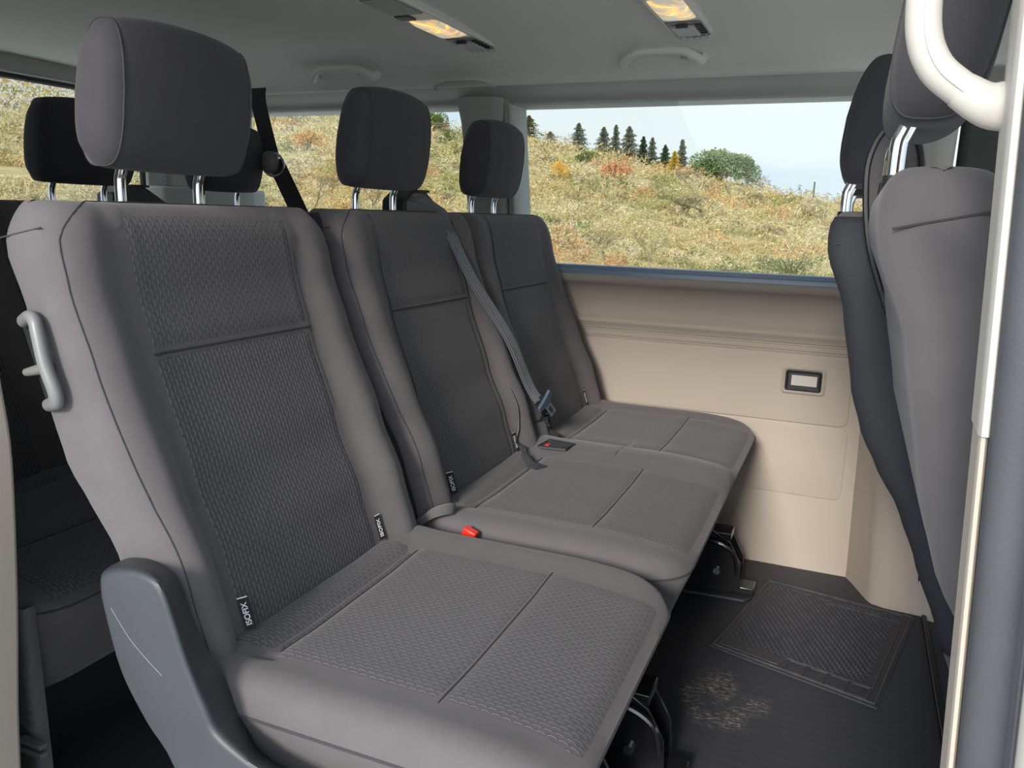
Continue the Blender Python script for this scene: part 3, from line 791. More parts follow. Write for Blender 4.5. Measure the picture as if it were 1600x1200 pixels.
# moulded raised panels on the far wall
def slab(name, x0, x1, z0, z1, yb, yt, r=0.02, mat='trim', d=0.004, parent=None):
    """rounded slab following the wall between (yb at z0) and (yt at z1), thickness d towards the cabin"""
    pts = []
    for cx, cz, a0 in ((x0 + r, z0 + r, PI), (x1 - r, z0 + r, 1.5*PI), (x1 - r, z1 - r, 0), (x0 + r, z1 - r, .5*PI)):
        for k in range(7):
            a = a0 + .5*PI*k/6; pts.append((cx + r*math.cos(a), cz + r*math.sin(a)))
    def Y(z): return yb + (yt - yb)*(z - z0)/(z1 - z0)
    def inset(k): return [((p[0] - (x0+x1)/2)*(1 - 2*k/(x1 - x0)) + (x0+x1)/2, (p[1] - (z0+z1)/2)*(1 - 2*k/(z1 - z0)) + (z0+z1)/2) for p in pts]
    m = MB(); rows = []
    for k, dd in ((0, -0.004), (0, d*0.5), (d*0.3, d*0.85), (d*0.9, d)):
        rows.append([(x, Y(z) - dd, z) for x, z in inset(k)])
    m.grid(rows, close_u=True); n = len(pts); m.f.append([3*n + i for i in range(n)]); m.f.append(list(range(n))[::-1])
    return m
struct('trim_2', slab('p', -1.30, 0.032, 0.4425, 0.641, 2.3700, 2.362, r=0.022), 'trim')
struct('trim_3', slab('p', -1.30, 0.036, 0.226, 0.4405, 2.3752, 2.3700, r=0.022, d=0.003), 'trim')
# boxed-in pillar foot ahead of the panels
rings = []
for z, k in ((-0.01, 1.0), (0.10, 0.98), (0.30, 0.90), (0.50, 0.72), (0.64, 0.50), (0.80, 0.28)):
    y1_ = 2.375 - 0.020*max(0, z - 0.2)
    x0_ = 0.072 - 0.02*z
    rings.append([(x0_, y1_ + 0.01, z), (x0_ + 0.004, y1_ - 0.006, z), (x0_ + 0.018*k, y1_ - 0.035*k, z), (x0_ + 0.055*k, y1_ - 0.130*k, z), (x0_ + 0.068*k, y1_ - 0.150*k, z), (x0_ + 0.10*k, y1_ - 0.163*k, z), (0.30, y1_ - 0.172*k, z), (0.70, y1_ - 0.175*k, z), (0.74, y1_ + 0.01, z)])
m = MB(); m.grid(rings, close_u=True); m.f.append([len(m.v) - 9 + i for i in range(9)])
struct('trim_4', m, 'trim', angle=70, subsurf=0)

# window apertures of the far wall: gaskets, panes, header, pillars
def ysl(z): return 2.340 - 0.20*(z - 0.85)             # the glass leans inwards
ZB, ZT = 0.862, 1.318
def pane(name, x0, x1, z0, z1, mat='glass'):
    m = MB(); a, b = ysl(z0) + 0.035, ysl(z1) + 0.035
    m.add([(x0, a, z0), (x1, a, z0), (x1, b, z1), (x0, b, z1), (x0, a + .004, z0), (x1, a + .004, z0), (x1, b + .004, z1), (x0, b + .004, z1)],
          [(0, 1, 2, 3), (7, 6, 5, 4), (0, 4, 5, 1), (1, 5, 6, 2), (2, 6, 7, 3), (3, 7, 4, 0)])
    return struct(name, m, mat, smooth=False)
w1 = pane('window_1', -0.990, 0.060, 0.845, 1.335)
w2 = pane('window_2', -2.060, -1.125, 0.845, 1.335)
def gasket(name, x0, x1, z0, z1, parent, r=0.022):
    m = MB(); path = []
    for cx, cz, a0 in ((x0 + r, z0 + r, PI), (x1 - r, z0 + r, 1.5*PI), (x1 - r, z1 - r, 0), (x0 + r, z1 - r, .5*PI)):
        for k in range(6):
            a = a0 + .5*PI*k/5; xx, zz = cx + r*math.cos(a), cz + r*math.sin(a); path.append((xx, ysl(zz) + 0.022, zz))
    m.tube(path, (0.010, 0.005), 8, closed=True, up=(0, 1, 0))
    g = obj(name, m, 'rubber_sky', parent); return g
gasket('window_gasket', -0.985, 0.050, 0.853, 1.326, w1)
gasket('window_gasket', -2.045, -1.130, 0.853, 1.326, w2)
# two gasket strips below the glass, sky reflection put into their blue-grey colour
m = extrude_x([(2.336, 0.833), (2.338, 0.8455), (2.344, 0.848), (2.400, 0.848), (2.400, 0.833)], XR + .03, XF); struct('trim_5', m, 'rubber_sky')
m = extrude_x([(2.3475, 0.8475), (2.350, 0.8585), (2.356, 0.861), (2.369, 0.861), (2.369, 0.8475)], -0.97, 0.035); struct('trim_6', m, 'rubber_sky')
# header rail over the windows
hdr = [(2.095, 1.362), (2.125, 1.350), (2.150, 1.344), (2.195, 1.338), (2.235, 1.330), (2.243, 1.322), (2.250, 1.318), (2.38, 1.318), (2.40, 1.42), (2.095, 1.42)]
struct('trim_7', extrude_x(hdr, XR + .02, XF), 'trim_pale', angle=50)
def pillar(name, xc0, xc1, z0, z1, bulge=0.035, mat='trim_pale', flare=0.0):
    rows = []
    for i in range(13):
        z = z0 + (z1 - z0)*i/12; f = flare*sstep(z1 - 0.10, z1, z); y = ysl(z); a, b = xc0 - f, xc1 + f
        r = 0.018; w_ = b - a
        rows.append([(a, y + 0.12, z), (a, y + 0.010, z), (a + r*0.3, y - bulge*0.55, z), (a + r, y - bulge*0.9, z), (a + w_*0.3, y - bulge*1.08, z), (a + w_*0.7, y - bulge*1.08, z), (b - r, y - bulge*0.9, z), (b - r*0.3, y - bulge*0.55, z), (b, y + 0.010, z), (b, y + 0.12, z)])
    m = MB(); m.grid(rows, close_u=True); n = 10; m.f.append(list(range(n))); m.f.append([12*n + i for i in range(n)][::-1])
    return struct(name, m, mat, angle=60)
pillar('trim_8', -1.125, -0.985, 0.840, 1.352, flare=0.012)
pillar('trim_9', 0.042, 0.20, 0.840, 1.36, flare=0.03)
pillar('trim_10', -0.985, -0.965, 0.840, 1.335, bulge=0.012)
# dark lining of the front cabin beyond the window
m = MB(); m.box((0.66, 2.33, 1.10), (0.45, 0.03, 0.245)); struct('trim_23', m, principled('dark_green_grey_lining', (0.055, 0.065, 0.060), 0.7), bevel=0.02)
m = MB(); m.box((0.43, 2.285, 1.06), (0.012, 0.012, 0.20)); m.box((0.52, 2.29, 1.00), (0.08, 0.010, 0.012)); struct('trim_24', m, 'trim_pale', bevel=0.004)
# rounded cap where the centre pillar meets the roof lining
m = MB(); rows = []
for i in range(9):
    t = i/8*PI/2; k = math.cos(t); z = 1.345 + 0.030*math.sin(t)
    rows.append([(-1.055 + 0.098*k*math.copysign(abs(math.cos(a))**0.6, math.cos(a)), 2.16 + 0.085*k*math.copysign(abs(math.sin(a))**0.6, math.sin(a)), z) for a in np.linspace(0, 2*PI, 28, endpoint=False)])
m.grid(rows, close_u=True); struct('trim_11', m, 'trim_pale')
# rear corner post and lower rear corner cover
m = MB(); m.prism([(-2.035, 2.36), (-2.04, 2.30), (-2.10, 2.12), (-2.16, 2.03), (-2.16, 2.40), (-2.035, 2.40)], 1.06, 1.36, 'z'); struct('trim_12', m, 'trim_pale', bevel=0.01)
m = MB(); m.prism([(-1.99, 2.37), (-2.00, 2.29), (-2.085, 2.02), (-2.16, 1.97), (-2.16, 2.40), (-1.99, 2.40)], 0.84, 1.065, 'z'); struct('trim_13', m, 'trim_pale', bevel=0.01)
# tailgate
m = MB(); m.box((-2.15, 1.42, 0.455), (0.02, 0.98, 0.475)); struct('wall_rear', m, 'trim_pale')
m = MB(); m.box((-2.15, 0.60, 1.15), (0.02, 0.16, 0.24)); m.box((-2.15, 2.14, 1.15), (0.02, 0.14, 0.24)); struct('trim_14', m, 'trim_pale', bevel=0.008)
m = MB(); m.box((-2.15, 1.42, 1.366), (0.03, 0.96, 0.026)); struct('trim_15', m, 'trim_pale', bevel=0.008)
m = MB(); m.box((-2.165, 1.38, 1.135), (0.002, 0.63, 0.215)); w3 = struct('window_3', m, 'glass_drops', smooth=False)
m = MB(); path = []
for cy, cz, a0 in ((0.79, 0.96, PI), (1.97, 0.96, 1.5*PI), (1.97, 1.31, 0), (0.79, 1.31, .5*PI)):
    for k in range(6):
        a = a0 + .5*PI*k/5; path.append((-2.150, cy + 0.03*math.cos(a), cz + 0.03*math.sin(a)))
m.tube(path, (0.009, 0.014), 8, closed=True, up=(1, 0, 0)); obj('window_gasket', m, 'black_plastic', w3)

# roof lining: slightly arched across, drooping at the rear and rolled down at both sides
rows = []
cp = [(0.44, 1.385), (0.50, 1.375), (0.60, 1.385), (0.72, 1.405), (0.90, 1.420), (1.15, 1.428), (1.42, 1.431), (1.70, 1.428), (1.88, 1.420), (1.97, 1.408), (2.035, 1.388), (2.085, 1.366), (2.105, 1.352), (2.125, 1.350)]
cps = smooth_path([(0, y, z) for y, z in cp], 4)
for i in range(36):
    xx = XR + 0.01 + (XF - XR - 0.01)*i/35
    d = 0.045*sstep(-1.55, -2.12, xx)
    rows.append([(xx, p.y, p.z - d*max(0, (p.z - 1.345)/0.086)) for p in cps])
n = len(rows[0])
m = MB(); m.grid(rows)
top = [[(r[0][0], y, 1.50) for y in (0.44, 2.40)] for r in rows]
m2 = MB()
struct('ceiling', m, 'headliner', angle=70)
m = MB(); m.box(((XR + XF)/2, 1.42, 1.475), ((XF - XR)/2 + .03, 1.0, 0.020)); struct('roof', m, 'body_paint', bevel=0.01)
m = MB(); m.box(((XR + XF)/2, 2.415, 1.44), ((XF - XR)/2 + .03, 0.02, 0.05)); struct('roof_edge', m, 'body_paint')

# near side of the body: roof rail, rear panel with its own window, door opening post
m = MB(); m.box(((XR + XF)/2, 0.50, 1.42), ((XF - XR)/2, 0.075, 0.045)); struct('trim_16', m, 'trim_pale', bevel=0.012)
m = MB(); m.box((-1.56, 0.53, 0.42), (0.60, 0.05, 0.44)); struct('wall_right', m, 'trim', bevel=0.004)
ph = smooth_path([(-0.93, 0, -0.05), (-0.965, 0, 0.12), (-0.955, 0, 0.31), (-0.930, 0, 0.50), (-0.912, 0, 0.69), (-0.917, 0, 0.78), (-0.925, 0, 0.84), (-0.955, 0, 0.96), (-0.985, 0, 1.15), (-0.99, 0, 1.38)], 4)
m = MB(); m.prism([(p.x, p.z) for p in ph] + [(-1.10, 1.38), (-1.10, -0.05)], 0.580, 0.625, 'y'); struct('door_1', m, 'trim', bevel=0.006, label='beige rear post of the side door opening')
m = MB(); m.box((-2.13, 0.53, 1.12), (0.03, 0.05, 0.26)); struct('trim_17', m, 'trim_pale')
m = MB(); m.box((-1.60, 0.515, 1.12), (0.50, 0.003, 0.26)); struct('window_4', m, glass_mat('light_cut_glass', (0.18, 0.19, 0.20)), smooth=False)  # unseen pane, dark tint added to cut light on the rear bench
# step cover at the foot of that post: ribbed dark grey
m = MB(); rows = []
for i in range(49):
    z = 0.10 + 0.33*i/48; a = -1.040 + 0.005*(0.43 - z)/0.33
    rib = 0.004*(0.5 + 0.5*math.sin(z*2*PI/0.018)) if 0.225 < z < 0.335 else 0
    rows.append([(-1.13, 0.720 - rib, z), (a - 0.012, 0.700 - rib, z), (a - 0.003*0 - rib*0.6, 0.703 - rib, z), (a, 0.720, z)])
m.grid(rows); struct('trim_18', m, principled('ribbed_grey_plastic', (0.11, 0.11, 0.115), 0.6), angle=80)
m = MB()
for zz in (0.222, 0.208): m.box((-1.040, 0.694, zz), (0.024, 0.006, 0.0035))
struct('trim_19', m, 'grey_plastic', bevel=0.001)
m = MB(); m.tube([(-1.022, 0.650, 0.175), (-1.022, 0.648, 0.20), (-1.022, 0.650, 0.232)], [0.007, 0.0065, 0.001], 10)
tag(obj('plastic_clip', m, 'white_plastic'), 'tiny cream plastic clip on the beige door post, bottom left corner', 'clip')

# ------------------------------------------------------------------ front post of the doorway, right edge
def plan_loft(name, poly, za, zb, mat, lean=0.045, nz_=24, **kw):
    rows = []
    for i in range(nz_ + 1):
        z = za + (zb - za)*i/nz_; dx = (1.06 - z)*lean + 0.010*max(0, z - 1.06)
        rows.append([(x_ + dx, y_, z) for x_, y_ in poly])
    m = MB(); m.grid(rows, close_u=True); n = len(poly); m.f.append(list(range(n))); m.f.append([nz_*n + i for i in range(n)][::-1])
    return struct(name, m, mat, **kw)
plan_loft('trim_20', [(0.0555, 0.428), (0.0553, 0.421), (0.0565, 0.4180), (0.0590, 0.4175), (0.0605, 0.419), (0.0605, 0.455), (0.0565, 0.455)], 0.905, 1.42, 'white_plastic', angle=50)
plan_loft('trim_21', [(0.0563, 0.428), (0.0561, 0.4225), (0.0568, 0.4205), (0.0585, 0.4200), (0.0600, 0.422), (0.0600, 0.450), (0.0568, 0.450)], 0.05, 0.905, 'trim', angle=50)
seal = []
for a in np.linspace(0, 2*PI, 26, endpoint=False): seal.append((0.0705 + 0.0108*math.cos(a), 0.4175 + 0.008*math.sin(a)))
plan_loft('door_seal', seal, 0.0, 1.42, 'rubber')
plan_loft('trim_22', [(0.058, 0.423), (0.058, 0.436), (0.13, 0.436), (0.13, 0.409), (0.0805, 0.409), (0.078, 0.414)], -0.1, 1.42, 'rubber')
plan_loft('door_2', [(0.0825, 0.4115), (0.0815, 0.402), (0.0840, 0.397), (0.14, 0.390), (0.40, 0.388), (0.40, 0.425), (0.09, 0.420)], -0.30, 1.45, 'body_paint', angle=50)
m = MB(); m.box((0.60, 0.50, 0.40), (0.35, 0.02, 0.45)); struct('wall_front', m, 'trim')

gh = thing('grab_handle', 'cream white grab handle on the door post, top right in front of the headrest', 'handle', (0.058, 0.45, 1.056))
m = MB()
hp = smooth_path([(0.058, 0.452, 1.26), (0.040, 0.450, 1.245), (0.022, 0.45, 1.215), (0.0165, 0.45, 1.16), (0.0175, 0.45, 1.115), (0.0195, 0.45, 1.090), (0.0265, 0.45, 1.0745), (0.0385, 0.45, 1.0640)], 6)
m.tube(hp, (0.0085, 0.0080), 18, up=(0, 1, 0)); obj('grip', m, 'white_plastic', gh)
m = MB(); m.tube(smooth_path([(0.0380, 0.45, 1.0642), (0.047, 0.45, 1.0585), (0.054, 0.451, 1.0565), (0.066, 0.452, 1.056)], 5), [(0.0086, 0.0082), (0.0092, 0.0094), (0.0095, 0.0110), (0.0095, 0.0115)], 18, up=(0, 1, 0)); obj('handle_foot', m, 'white_plastic', gh)
m = MB(); m.tube([(p.x + 0.0003, 0.4412, p.z - 0.002) for p in hp[6:]], 0.0003, 5); obj('mould_line', m, 'trim_pale', gh)

# ------------------------------------------------------------------ ceiling handles and lamps
def ceiling_handle(xc, half, label):
    t = thing('grab_handle', label, 'handle', (xc, 2.06, 1.39), 'grab handles on the roof lining')
    m = MB(); yy, z0 = 2.040, 1.376
    pts = smooth_path([(xc - half, yy + 0.012, z0 + 0.018), (xc - half + 0.004, yy - 0.012, z0 - 0.002), (xc - half + 0.022, yy - 0.030, z0 + 0.007), (xc - half*0.45, yy - 0.040, z0 + 0.017), (xc + half*0.45, yy - 0.040, z0 + 0.017), (xc + half - 0.022, yy - 0.030, z0 + 0.007), (xc + half - 0.004, yy - 0.012, z0 - 0.002), (xc + half, yy + 0.012, z0 + 0.018)], 6)
    k = len(pts); rad = [(0.010 + 0.006*abs(2*i/(k-1) - 1)**2, 0.008 + 0.004*abs(2*i/(k-1) - 1)**2) for i in range(k)]
    m.tube(pts, rad, 14, up=(0, 0, 1)); obj('grip', m, 'handle_plastic', t)
    for s in (-1, 1):
        m = MB(); m.box((xc + s*(half - 0.004), yy + 0.014, z0 + 0.014), (0.016, 0.016, 0.010), Matrix.Rotation(math.radians(-32), 3, 'X')); obj('end_cap', m, 'handle_plastic', t, bevel=0.005)
    m = MB(); m.tube([(xc + half*0.45, yy - 0.005, z0 + 0.006), (xc + half*0.62, yy - 0.005, z0 + 0.006)], 0.003, 8); obj('coat_hook', m, 'pale_slot', t)
    return t
ceiling_handle(-0.478, 0.100, 'pale grey grab handle on the roof lining above the big side window')
ceiling_handle(-1.395, 0.105, 'pale grey grab handle on the roof lining above the small rear side window')

def ceiling_lamp(xc, y0, y1, label):
    t = thing('ceiling_lamp', label, 'ceiling lamp', (xc, (y0 + y1)/2, 1.424), 'roof lamps')
    z = 1.419; hw = 0.046; ye = y1 - 0.015
    out = [(xc - hw, y0), (xc + hw, y0), (xc + hw, ye), (xc + hw*0.8, y1 - 0.004), (xc, y1 + 0.006), (xc - hw*0.8, y1 - 0.004), (xc - hw, ye)]
    m = MB(); m.prism(out, z - 0.006, z + 0.012, 'z'); obj('housing', m, 'handle_plastic', t, bevel=0.004)
    m = MB(); m.prism([(xc - 0.037, y1 - 0.155), (xc + 0.037, y1 - 0.155), (xc + 0.037, y1 - 0.02), (xc, y1 - 0.008), (xc - 0.037, y1 - 0.02)], z - 0.0085, z - 0.005, 'z'); vp = obj('air_vent', m, 'vent_grey', t, label='grey air vent')
    for i in range(5):
        m = MB(); m.box((xc - 0.030 + 0.015*i, y1 - 0.025, z - 0.010), (0.0012, 0.012, 0.003)); sub('vent_slat', m, 'pale_slot', vp)
    for i in range(5):
        m = MB(); m.box((xc + 0.031, y1 - 0.135 + 0.018*i, z - 0.010), (0.007, 0.0018, 0.003)); sub('vent_slat', m, 'black_plastic', vp)
    m = MB(); m.box((xc - 0.004, y1 - 0.088, z - 0.0105), (0.026, 0.042, 0.004)); pl = sub('vent_louvre', m, 'pale_slot', vp, bevel=0.003)
    m = MB(); m.box((xc - 0.004, y1 - 0.135, z - 0.0115), (0.012, 0.004, 0.004)); sub('thumb_tab', m, 'black_plastic', vp)
    ya, yb = y1 - 0.345, y1 - 0.168
    m = MB(); rows = []
    for i in range(13):
        yy = ya + (yb - ya)*i/12; e = min(i, 12 - i)/2; k = min(1, e)
        rows.append([(xc + 0.037*u, yy, z - 0.004 - 0.010*k*math.sqrt(max(0, 1 - u**4))) for u in np.linspace(-1, 1, 13)])
    m.grid(rows); obj('lens', m, 'lens', t, label='lit amber lens')
    m = MB(); m.box((xc - 0.02, ya - 0.03, z - 0.007), (0.018, 0.018, 0.003)); obj('switch', m, 'rubber', t, bevel=0.002)
    m = MB(); m.prism([(xc - 0.037, y0 + 0.01), (xc + 0.037, y0 + 0.01), (xc + 0.037, ya - 0.055), (xc - 0.037, ya - 0.055)], z - 0.0085, z - 0.005, 'z'); v2 = obj('air_vent', m, 'vent_grey', t)
    return t
ceiling_lamp(-0.925, 1.45, 1.985, 'roof lamp with air vent, leftmost of the two lit amber lamps')
ceiling_lamp(-0.388, 1.45, 1.965, 'roof lamp with air vent, above the handle over the big side window')

# ------------------------------------------------------------------ compartment in the wall panel
t = thing('wall_compartment', 'small black framed slot with a pale label set into the beige wall panel', 'wall socket', (-0.095, 2.36, 0.535))
YS = 2.3605
def Rb(cx, cz, hx, hz, r, n=6):
    o = []
    for sx, sz, a0 in ((-1, -1, PI), (1, -1, 1.5*PI), (1, 1, 0), (-1, 1, .5*PI)):
        for k in range(n + 1):
            a = a0 + .5*PI*k/n; o.append((cx + sx*(hx - r) + r*math.cos(a), cz + sz*(hz - r) + r*math.sin(a)))
    return o
def frame(oa, ob, y0, y1, mid):
    m = MB(); rows = [[(x, y0, z) for x, z in oa], [(x, y1, z) for x, z in oa], [(x, y1 - mid, z) for x, z in [((p[0]+q[0])/2, (p[1]+q[1])/2) for p, q in zip(oa, ob)]], [(x, y1, z) for x, z in ob], [(x, y0, z) for x, z in ob]]
    m.grid(rows, close_u=True); return m
c_ = (-0.095, 0.566)
obj('surround', frame(Rb(*c_, 0.060, 0.039, 0.012), Rb(*c_, 0.0485, 0.0295, 0.007), YS + 0.003, YS - 0.002, 0.004), 'trim', t)
obj('bezel', frame(Rb(*c_, 0.0485, 0.0295, 0.007), Rb(*c_, 0.0405, 0.0225, 0.004), YS + 0.003, YS - 0.003, 0.002), 'black_plastic', t)
m = MB(); m.box((c_[0], YS + 0.000, c_[1]), (0.041, 0.0015, 0.023)); obj('tray', m, 'black_plastic', t)
m = MB(); m.box((c_[0] + 0.002, YS - 0.0035, c_[1] + 0.001), (0.034, 0.001, 0.0145)); lc = obj('label_card', m, 'card', t, smooth=False)
m = MB()
for i in range(4): m.box((c_[0] + 0.002, YS - 0.0047, c_[1] + 0.008 - 0.005*i), (0.027, 0.0002, 0.0004))
sub('printed_line', m, 'pale_slot', lc, smooth=False)
m = MB(); m.box((c_[0] - 0.004, YS - 0.005, c_[1] - 0.0215), (0.018, 0.002, 0.0015)); obj('catch', m, 'black_plastic', t)

# ------------------------------------------------------------------ floor mat and rail covers
A, B_, C_, D_ = Vector((-0.129, 2.246)), Vector((0.245, 2.185)), Vector((0.144, 1.701)), Vector((-0.224, 1.808))
fm = thing('rubber_floor_mat', 'black ribbed rubber mat on the dark floor beside the beige wall', 'floor mat', (0.01, 1.98, 0.0))
out = smooth_path([(p.x, p.y, 0) for p in (A, (A+B_)/2, B_, (B_+C_)/2, C_, (C_+D_)/2, D_, (D_+A)/2)], 1, closed=True)
m = MB(); m.prism([(p.x, p.y) for p in (A, B_, C_, D_)], 0.0, 0.005, 'z'); obj('mat_base', m, 'mat', fm, smooth=False, bevel=0.002)
def mp2(u, v):  # u along A->B, v along A->D
    p = A*(1-u)*(1-v) + B_*u*(1-v) + C_*u*v + D_*(1-u)*v; return p
m = MB()
edge = [mp2(u, v) for u, v in ((0.02, 0.02), (0.98, 0.02), (0.98, 0.98), (0.02, 0.98))]
m.tube([(p.x, p.y, 0.006) for p in edge], (0.003, 0.003), 6, closed=True)
e2 = [mp2(u, v) for u, v in ((0.055, 0.05), (0.94, 0.14), (0.94, 0.86), (0.45, 0.86), (0.42, 0.95), (0.055, 0.95))]
m.tube([(p.x, p.y, 0.006) for p in e2], (0.0018, 0.0018), 6, closed=True)
for v0, v1 in ((0.87, 0.97), (0.03, 0.12)):
    for u0 in (0.47, 0.59, 0.71, 0.83):
        q = [mp2(u, v) for u, v in ((u0, v0), (u0 + 0.10, v0), (u0 + 0.10, v1), (u0, v1))]
        m.tube([(p.x, p.y, 0.0055) for p in q], (0.0028, 0.0028), 6, closed=True)
obj('mat_border', m, 'mat_rib', fm)
m = MB()                                                  # herringbone ribs
for r in range(34):
    v = 0.08 + 0.77*r/33
    for k in range(20):
        sh_ = 0.5*(r % 2); ua, ub = 0.07 + 0.82*(k + sh_)/20, 0.07 + 0.82*(k + sh_ + 0.72)/20; dv = 0.006
        p, q = mp2(ua, v - dv), mp2(ub, v + dv)
        m.tube([(p.x, p.y, 0.0055), (q.x, q.y, 0.0055)], (0.0022, 0.0026), 4, caps=False)
o_ = obj('mat_ribs', m, 'mat_rib', fm); o_['kind'] = 'stuff'
m = MB(); m.box((-0.235, 2.145, 0.006), (0.05, 0.055, 0.006)); 
m = MB(); m.prism([(-0.42, 2.06), (-0.175, 2.075), (-0.160, 2.10), (-0.165, 2.15), (-0.19, 2.19), (-0.42, 2.20)], 0.0, 0.009, 'z')
tag(obj('floor_rail_cover', m, 'rubber', bevel=0.004), 'grey plastic rail cover on the floor under the double seat latch', 'rail cover')
m = MB(); m.prism([(-0.50, 1.03), (-0.225, 1.03), (-0.205, 1.06), (-0.21, 1.12), (-0.235, 1.15), (-0.50, 1.15)], 0.0, 0.009, 'z')
tag(obj('floor_rail_cover', m, 'rubber', bevel=0.004), 'grey plastic rail cover on the floor under the single seat latch', 'rail cover')

# ------------------------------------------------------------------ belts and buckles
def back_pt(y, z, off): return (back_front(y, z, C2, *S2) + off, y, z)
bt = thing('seat_belt', 'grey belt hanging diagonally across the double seat back with steel tongue', 'seat belt', (-0.60, 1.79, 0.0))
path = smooth_path([(-0.985, 1.700, 1.035), (-0.93, 1.675, 1.026), (-0.880, 1.660, 1.004), (-0.860, 1.655, 0.972), back_pt(1.680, 0.86, 0.022), back_pt(1.735, 0.72, 0.022), back_pt(1.775, 0.60, 0.026), back_pt(1.785, 0.56, 0.028)], 5)
m = MB(); wv = [Vector((0.0, 0.022, 0.004)) for _ in path]; m.ribbon(path, wv, 0.0008)
st = obj('strap', m, 'belt', bt)
m = MB()
for s in (-0.6, -0.2, 0.2, 0.6):
    m.tube([p + Vector((0.0012, 0.0235*s, 0)) for p in path[8:]], 0.0009, 4)
sub('strap_rib', m, 'grey_plastic', st)
low = smooth_path([back_pt(1.787, 0.565, 0.024), back_pt(1.80, 0.53, 0.022), (-0.690, 1.815, 0.495), (-0.668, 1.82, 0.472), (-0.640, 1.825, 0.458)], 5)
m = MB(); m.ribbon(low, [Vector((0.004, 0.0225 + 0.004*math.sin(i), 0.006)) for i in range(len(low))], 0.001); obj('lower_strap', m, 'belt_black', bt)
low = smooth_path([back_pt(1.818, 0.555, 0.014), back_pt(1.820, 0.53, 0.008), (-0.705, 1.815, 0.490), (-0.69, 1.82, 0.462)], 5)
m = MB(); m.ribbon(low, Vector((-0.003, 0.018, 0.005)), 0.001); obj('lower_strap', m, 'belt_black', bt)
# tongue
tc = Vector(back_pt(1.792, 0.552, 0.038)); ux = Vector((0.10, 0.75, -0.62)).normalized(); nn = Vector((0.72, -0.64, 0.28)); nn = (nn - ux*nn.dot(ux)).normalized(); uy = nn.cross(ux)
def plate(poly, th):
    m = MB(); n = len(poly); v = [tc + ux*a + uy*b + nn*th for a, b in poly] + [tc + ux*a + uy*b - nn*th for a, b in poly]
    m.add(v, [tuple(range(n)), tuple(range(n, 2*n))[::-1]] + [(i, n+i, n+(i+1) % n, (i+1) % n) for i in range(n)]); return m
head = plate([(-0.032, -0.012), (-0.026, -0.018), (-0.004, -0.026), (0.004, -0.020), (0.006, 0.020), (0.0, 0.030), (-0.012, 0.030), (-0.016, 0.016), (-0.026, 0.012)], 0.0035)
head = MB(); 
ang = [(-0.024, -0.026), (-0.012, -0.030), (0.000, -0.012), (0.006, 0.0), (0.000, 0.014), (-0.010, 0.030), (-0.024, 0.028), (-0.022, 0.012), (-0.022, -0.010)]
head = plate(ang, 0.004)
hd = obj('tongue_head', head, 'tongue_blue', bt, bevel=0.0015)
m = MB(); oa = [(0.0, -0.011), (0.048, -0.011), (0.050, 0.011), (0.0, 0.011)]; ob = [(0.016, -0.005), (0.042, -0.005), (0.042, 0.005), (0.016, 0.005)]
v = []
for th in (0.0012, -0.0012):
    for q in (oa, ob): v += [tc + ux*a + uy*b + nn*th for a, b in q]
fs = []
for i in range(4):
    j = (i+1) % 4; fs += [(i, j, 4+j, 4+i), (8+i, 12+i, 12+j, 8+j), (i, 8+i, 8+j, j), (4+i, 4+j, 12+j, 12+i)]
m.add(v, fs); obj('steel_tongue', m, 'steel', bt, smooth=False, label='bright steel slotted tongue')

def belt_box(root, x, y):
    d = Vector(root['o_']) - Vector(root.location); x += d.x; y += d.y
    pr = [(y - 0.085, 0.965), (y - 0.083, 1.030), (y - 0.045, 1.052), (y + 0.020, 1.052), (y + 0.10, 1.010), (y + 0.105, 0.965)]
    m = MB(); m.prism(pr, x - 0.035, x + 0.030, 'x'); b = obj('belt_outlet', m, 'black_plastic', root, bevel=0.006, label='black plastic belt outlet')
    m = MB(); m.box((x + 0.004, y + 0.01, 1.0525), (0.022, 0.030, 0.003)); sub('outlet_slot', m, 'rubber', b)
belt_box(seat_b, -1.005, 1.745)
belt_box(seat_e, -1.840, 1.665)

# strap and guide by the rear side window
rb = thing('rear_seat_belt', 'black belt with grey round guide hanging by the rear side window', 'seat belt', (-1.70, 2.06, 0.98))
m = MB(); m.ribbon(smooth_path([(-1.722, 2.06, 1.36), (-1.714, 2.05, 1.308), (-1.672, 2.05, 1.157)], 4), Vector((0.020, 0.010, 0.002)), 0.001); obj('upper_strap', m, 'belt_black', rb)
m = MB(); m.ribbon(smooth_path([(-1.664, 2.05, 1.150), (-1.630, 2.05, 1.09), (-1.560, 2.05, 0.965), (-1.50, 2.05, 0.85)], 4), Vector((0.024, 0.012, 0.003)), 0.001); obj('lower_strap', m, 'belt_black', rb)
m = MB(); rows = []
gc = Vector((-1.668, 2.034, 1.140)); gx = Vector((0.90, 0.43, -0.02)).normalized(); gn = Vector((0.43, -0.90, 0)).normalized()
for k, d in ((1.0, -0.012), (1.0, 0.0), (0.9, 0.008), (0.6, 0.013), (0.05, 0.015)):
    rows.append([gc + gx*(0.026*k*math.copysign(abs(math.cos(a))**.75, math.cos(a))) + Vector((0, 0, 1))*(0.034*k*math.copysign(abs(math.sin(a))**.75, math.sin(a))) + gn*d for a in np.linspace(0, 2*PI, 28, endpoint=False)])
m.grid(rows, close_u=True); obj('guide_cover', m, 'grey_plastic', rb)
m = MB(); m.tube([gc + gx*0.010 + Vector((0, 0, -0.006)) + gx*(0.032*math.cos(a)) + Vector((0, 0, 1))*(0.034*math.sin(a)) for a in np.linspace(0, 2*PI, 26, endpoint=False)], 0.004, 8, closed=True); obj('guide_ring', m, 'steel', rb)

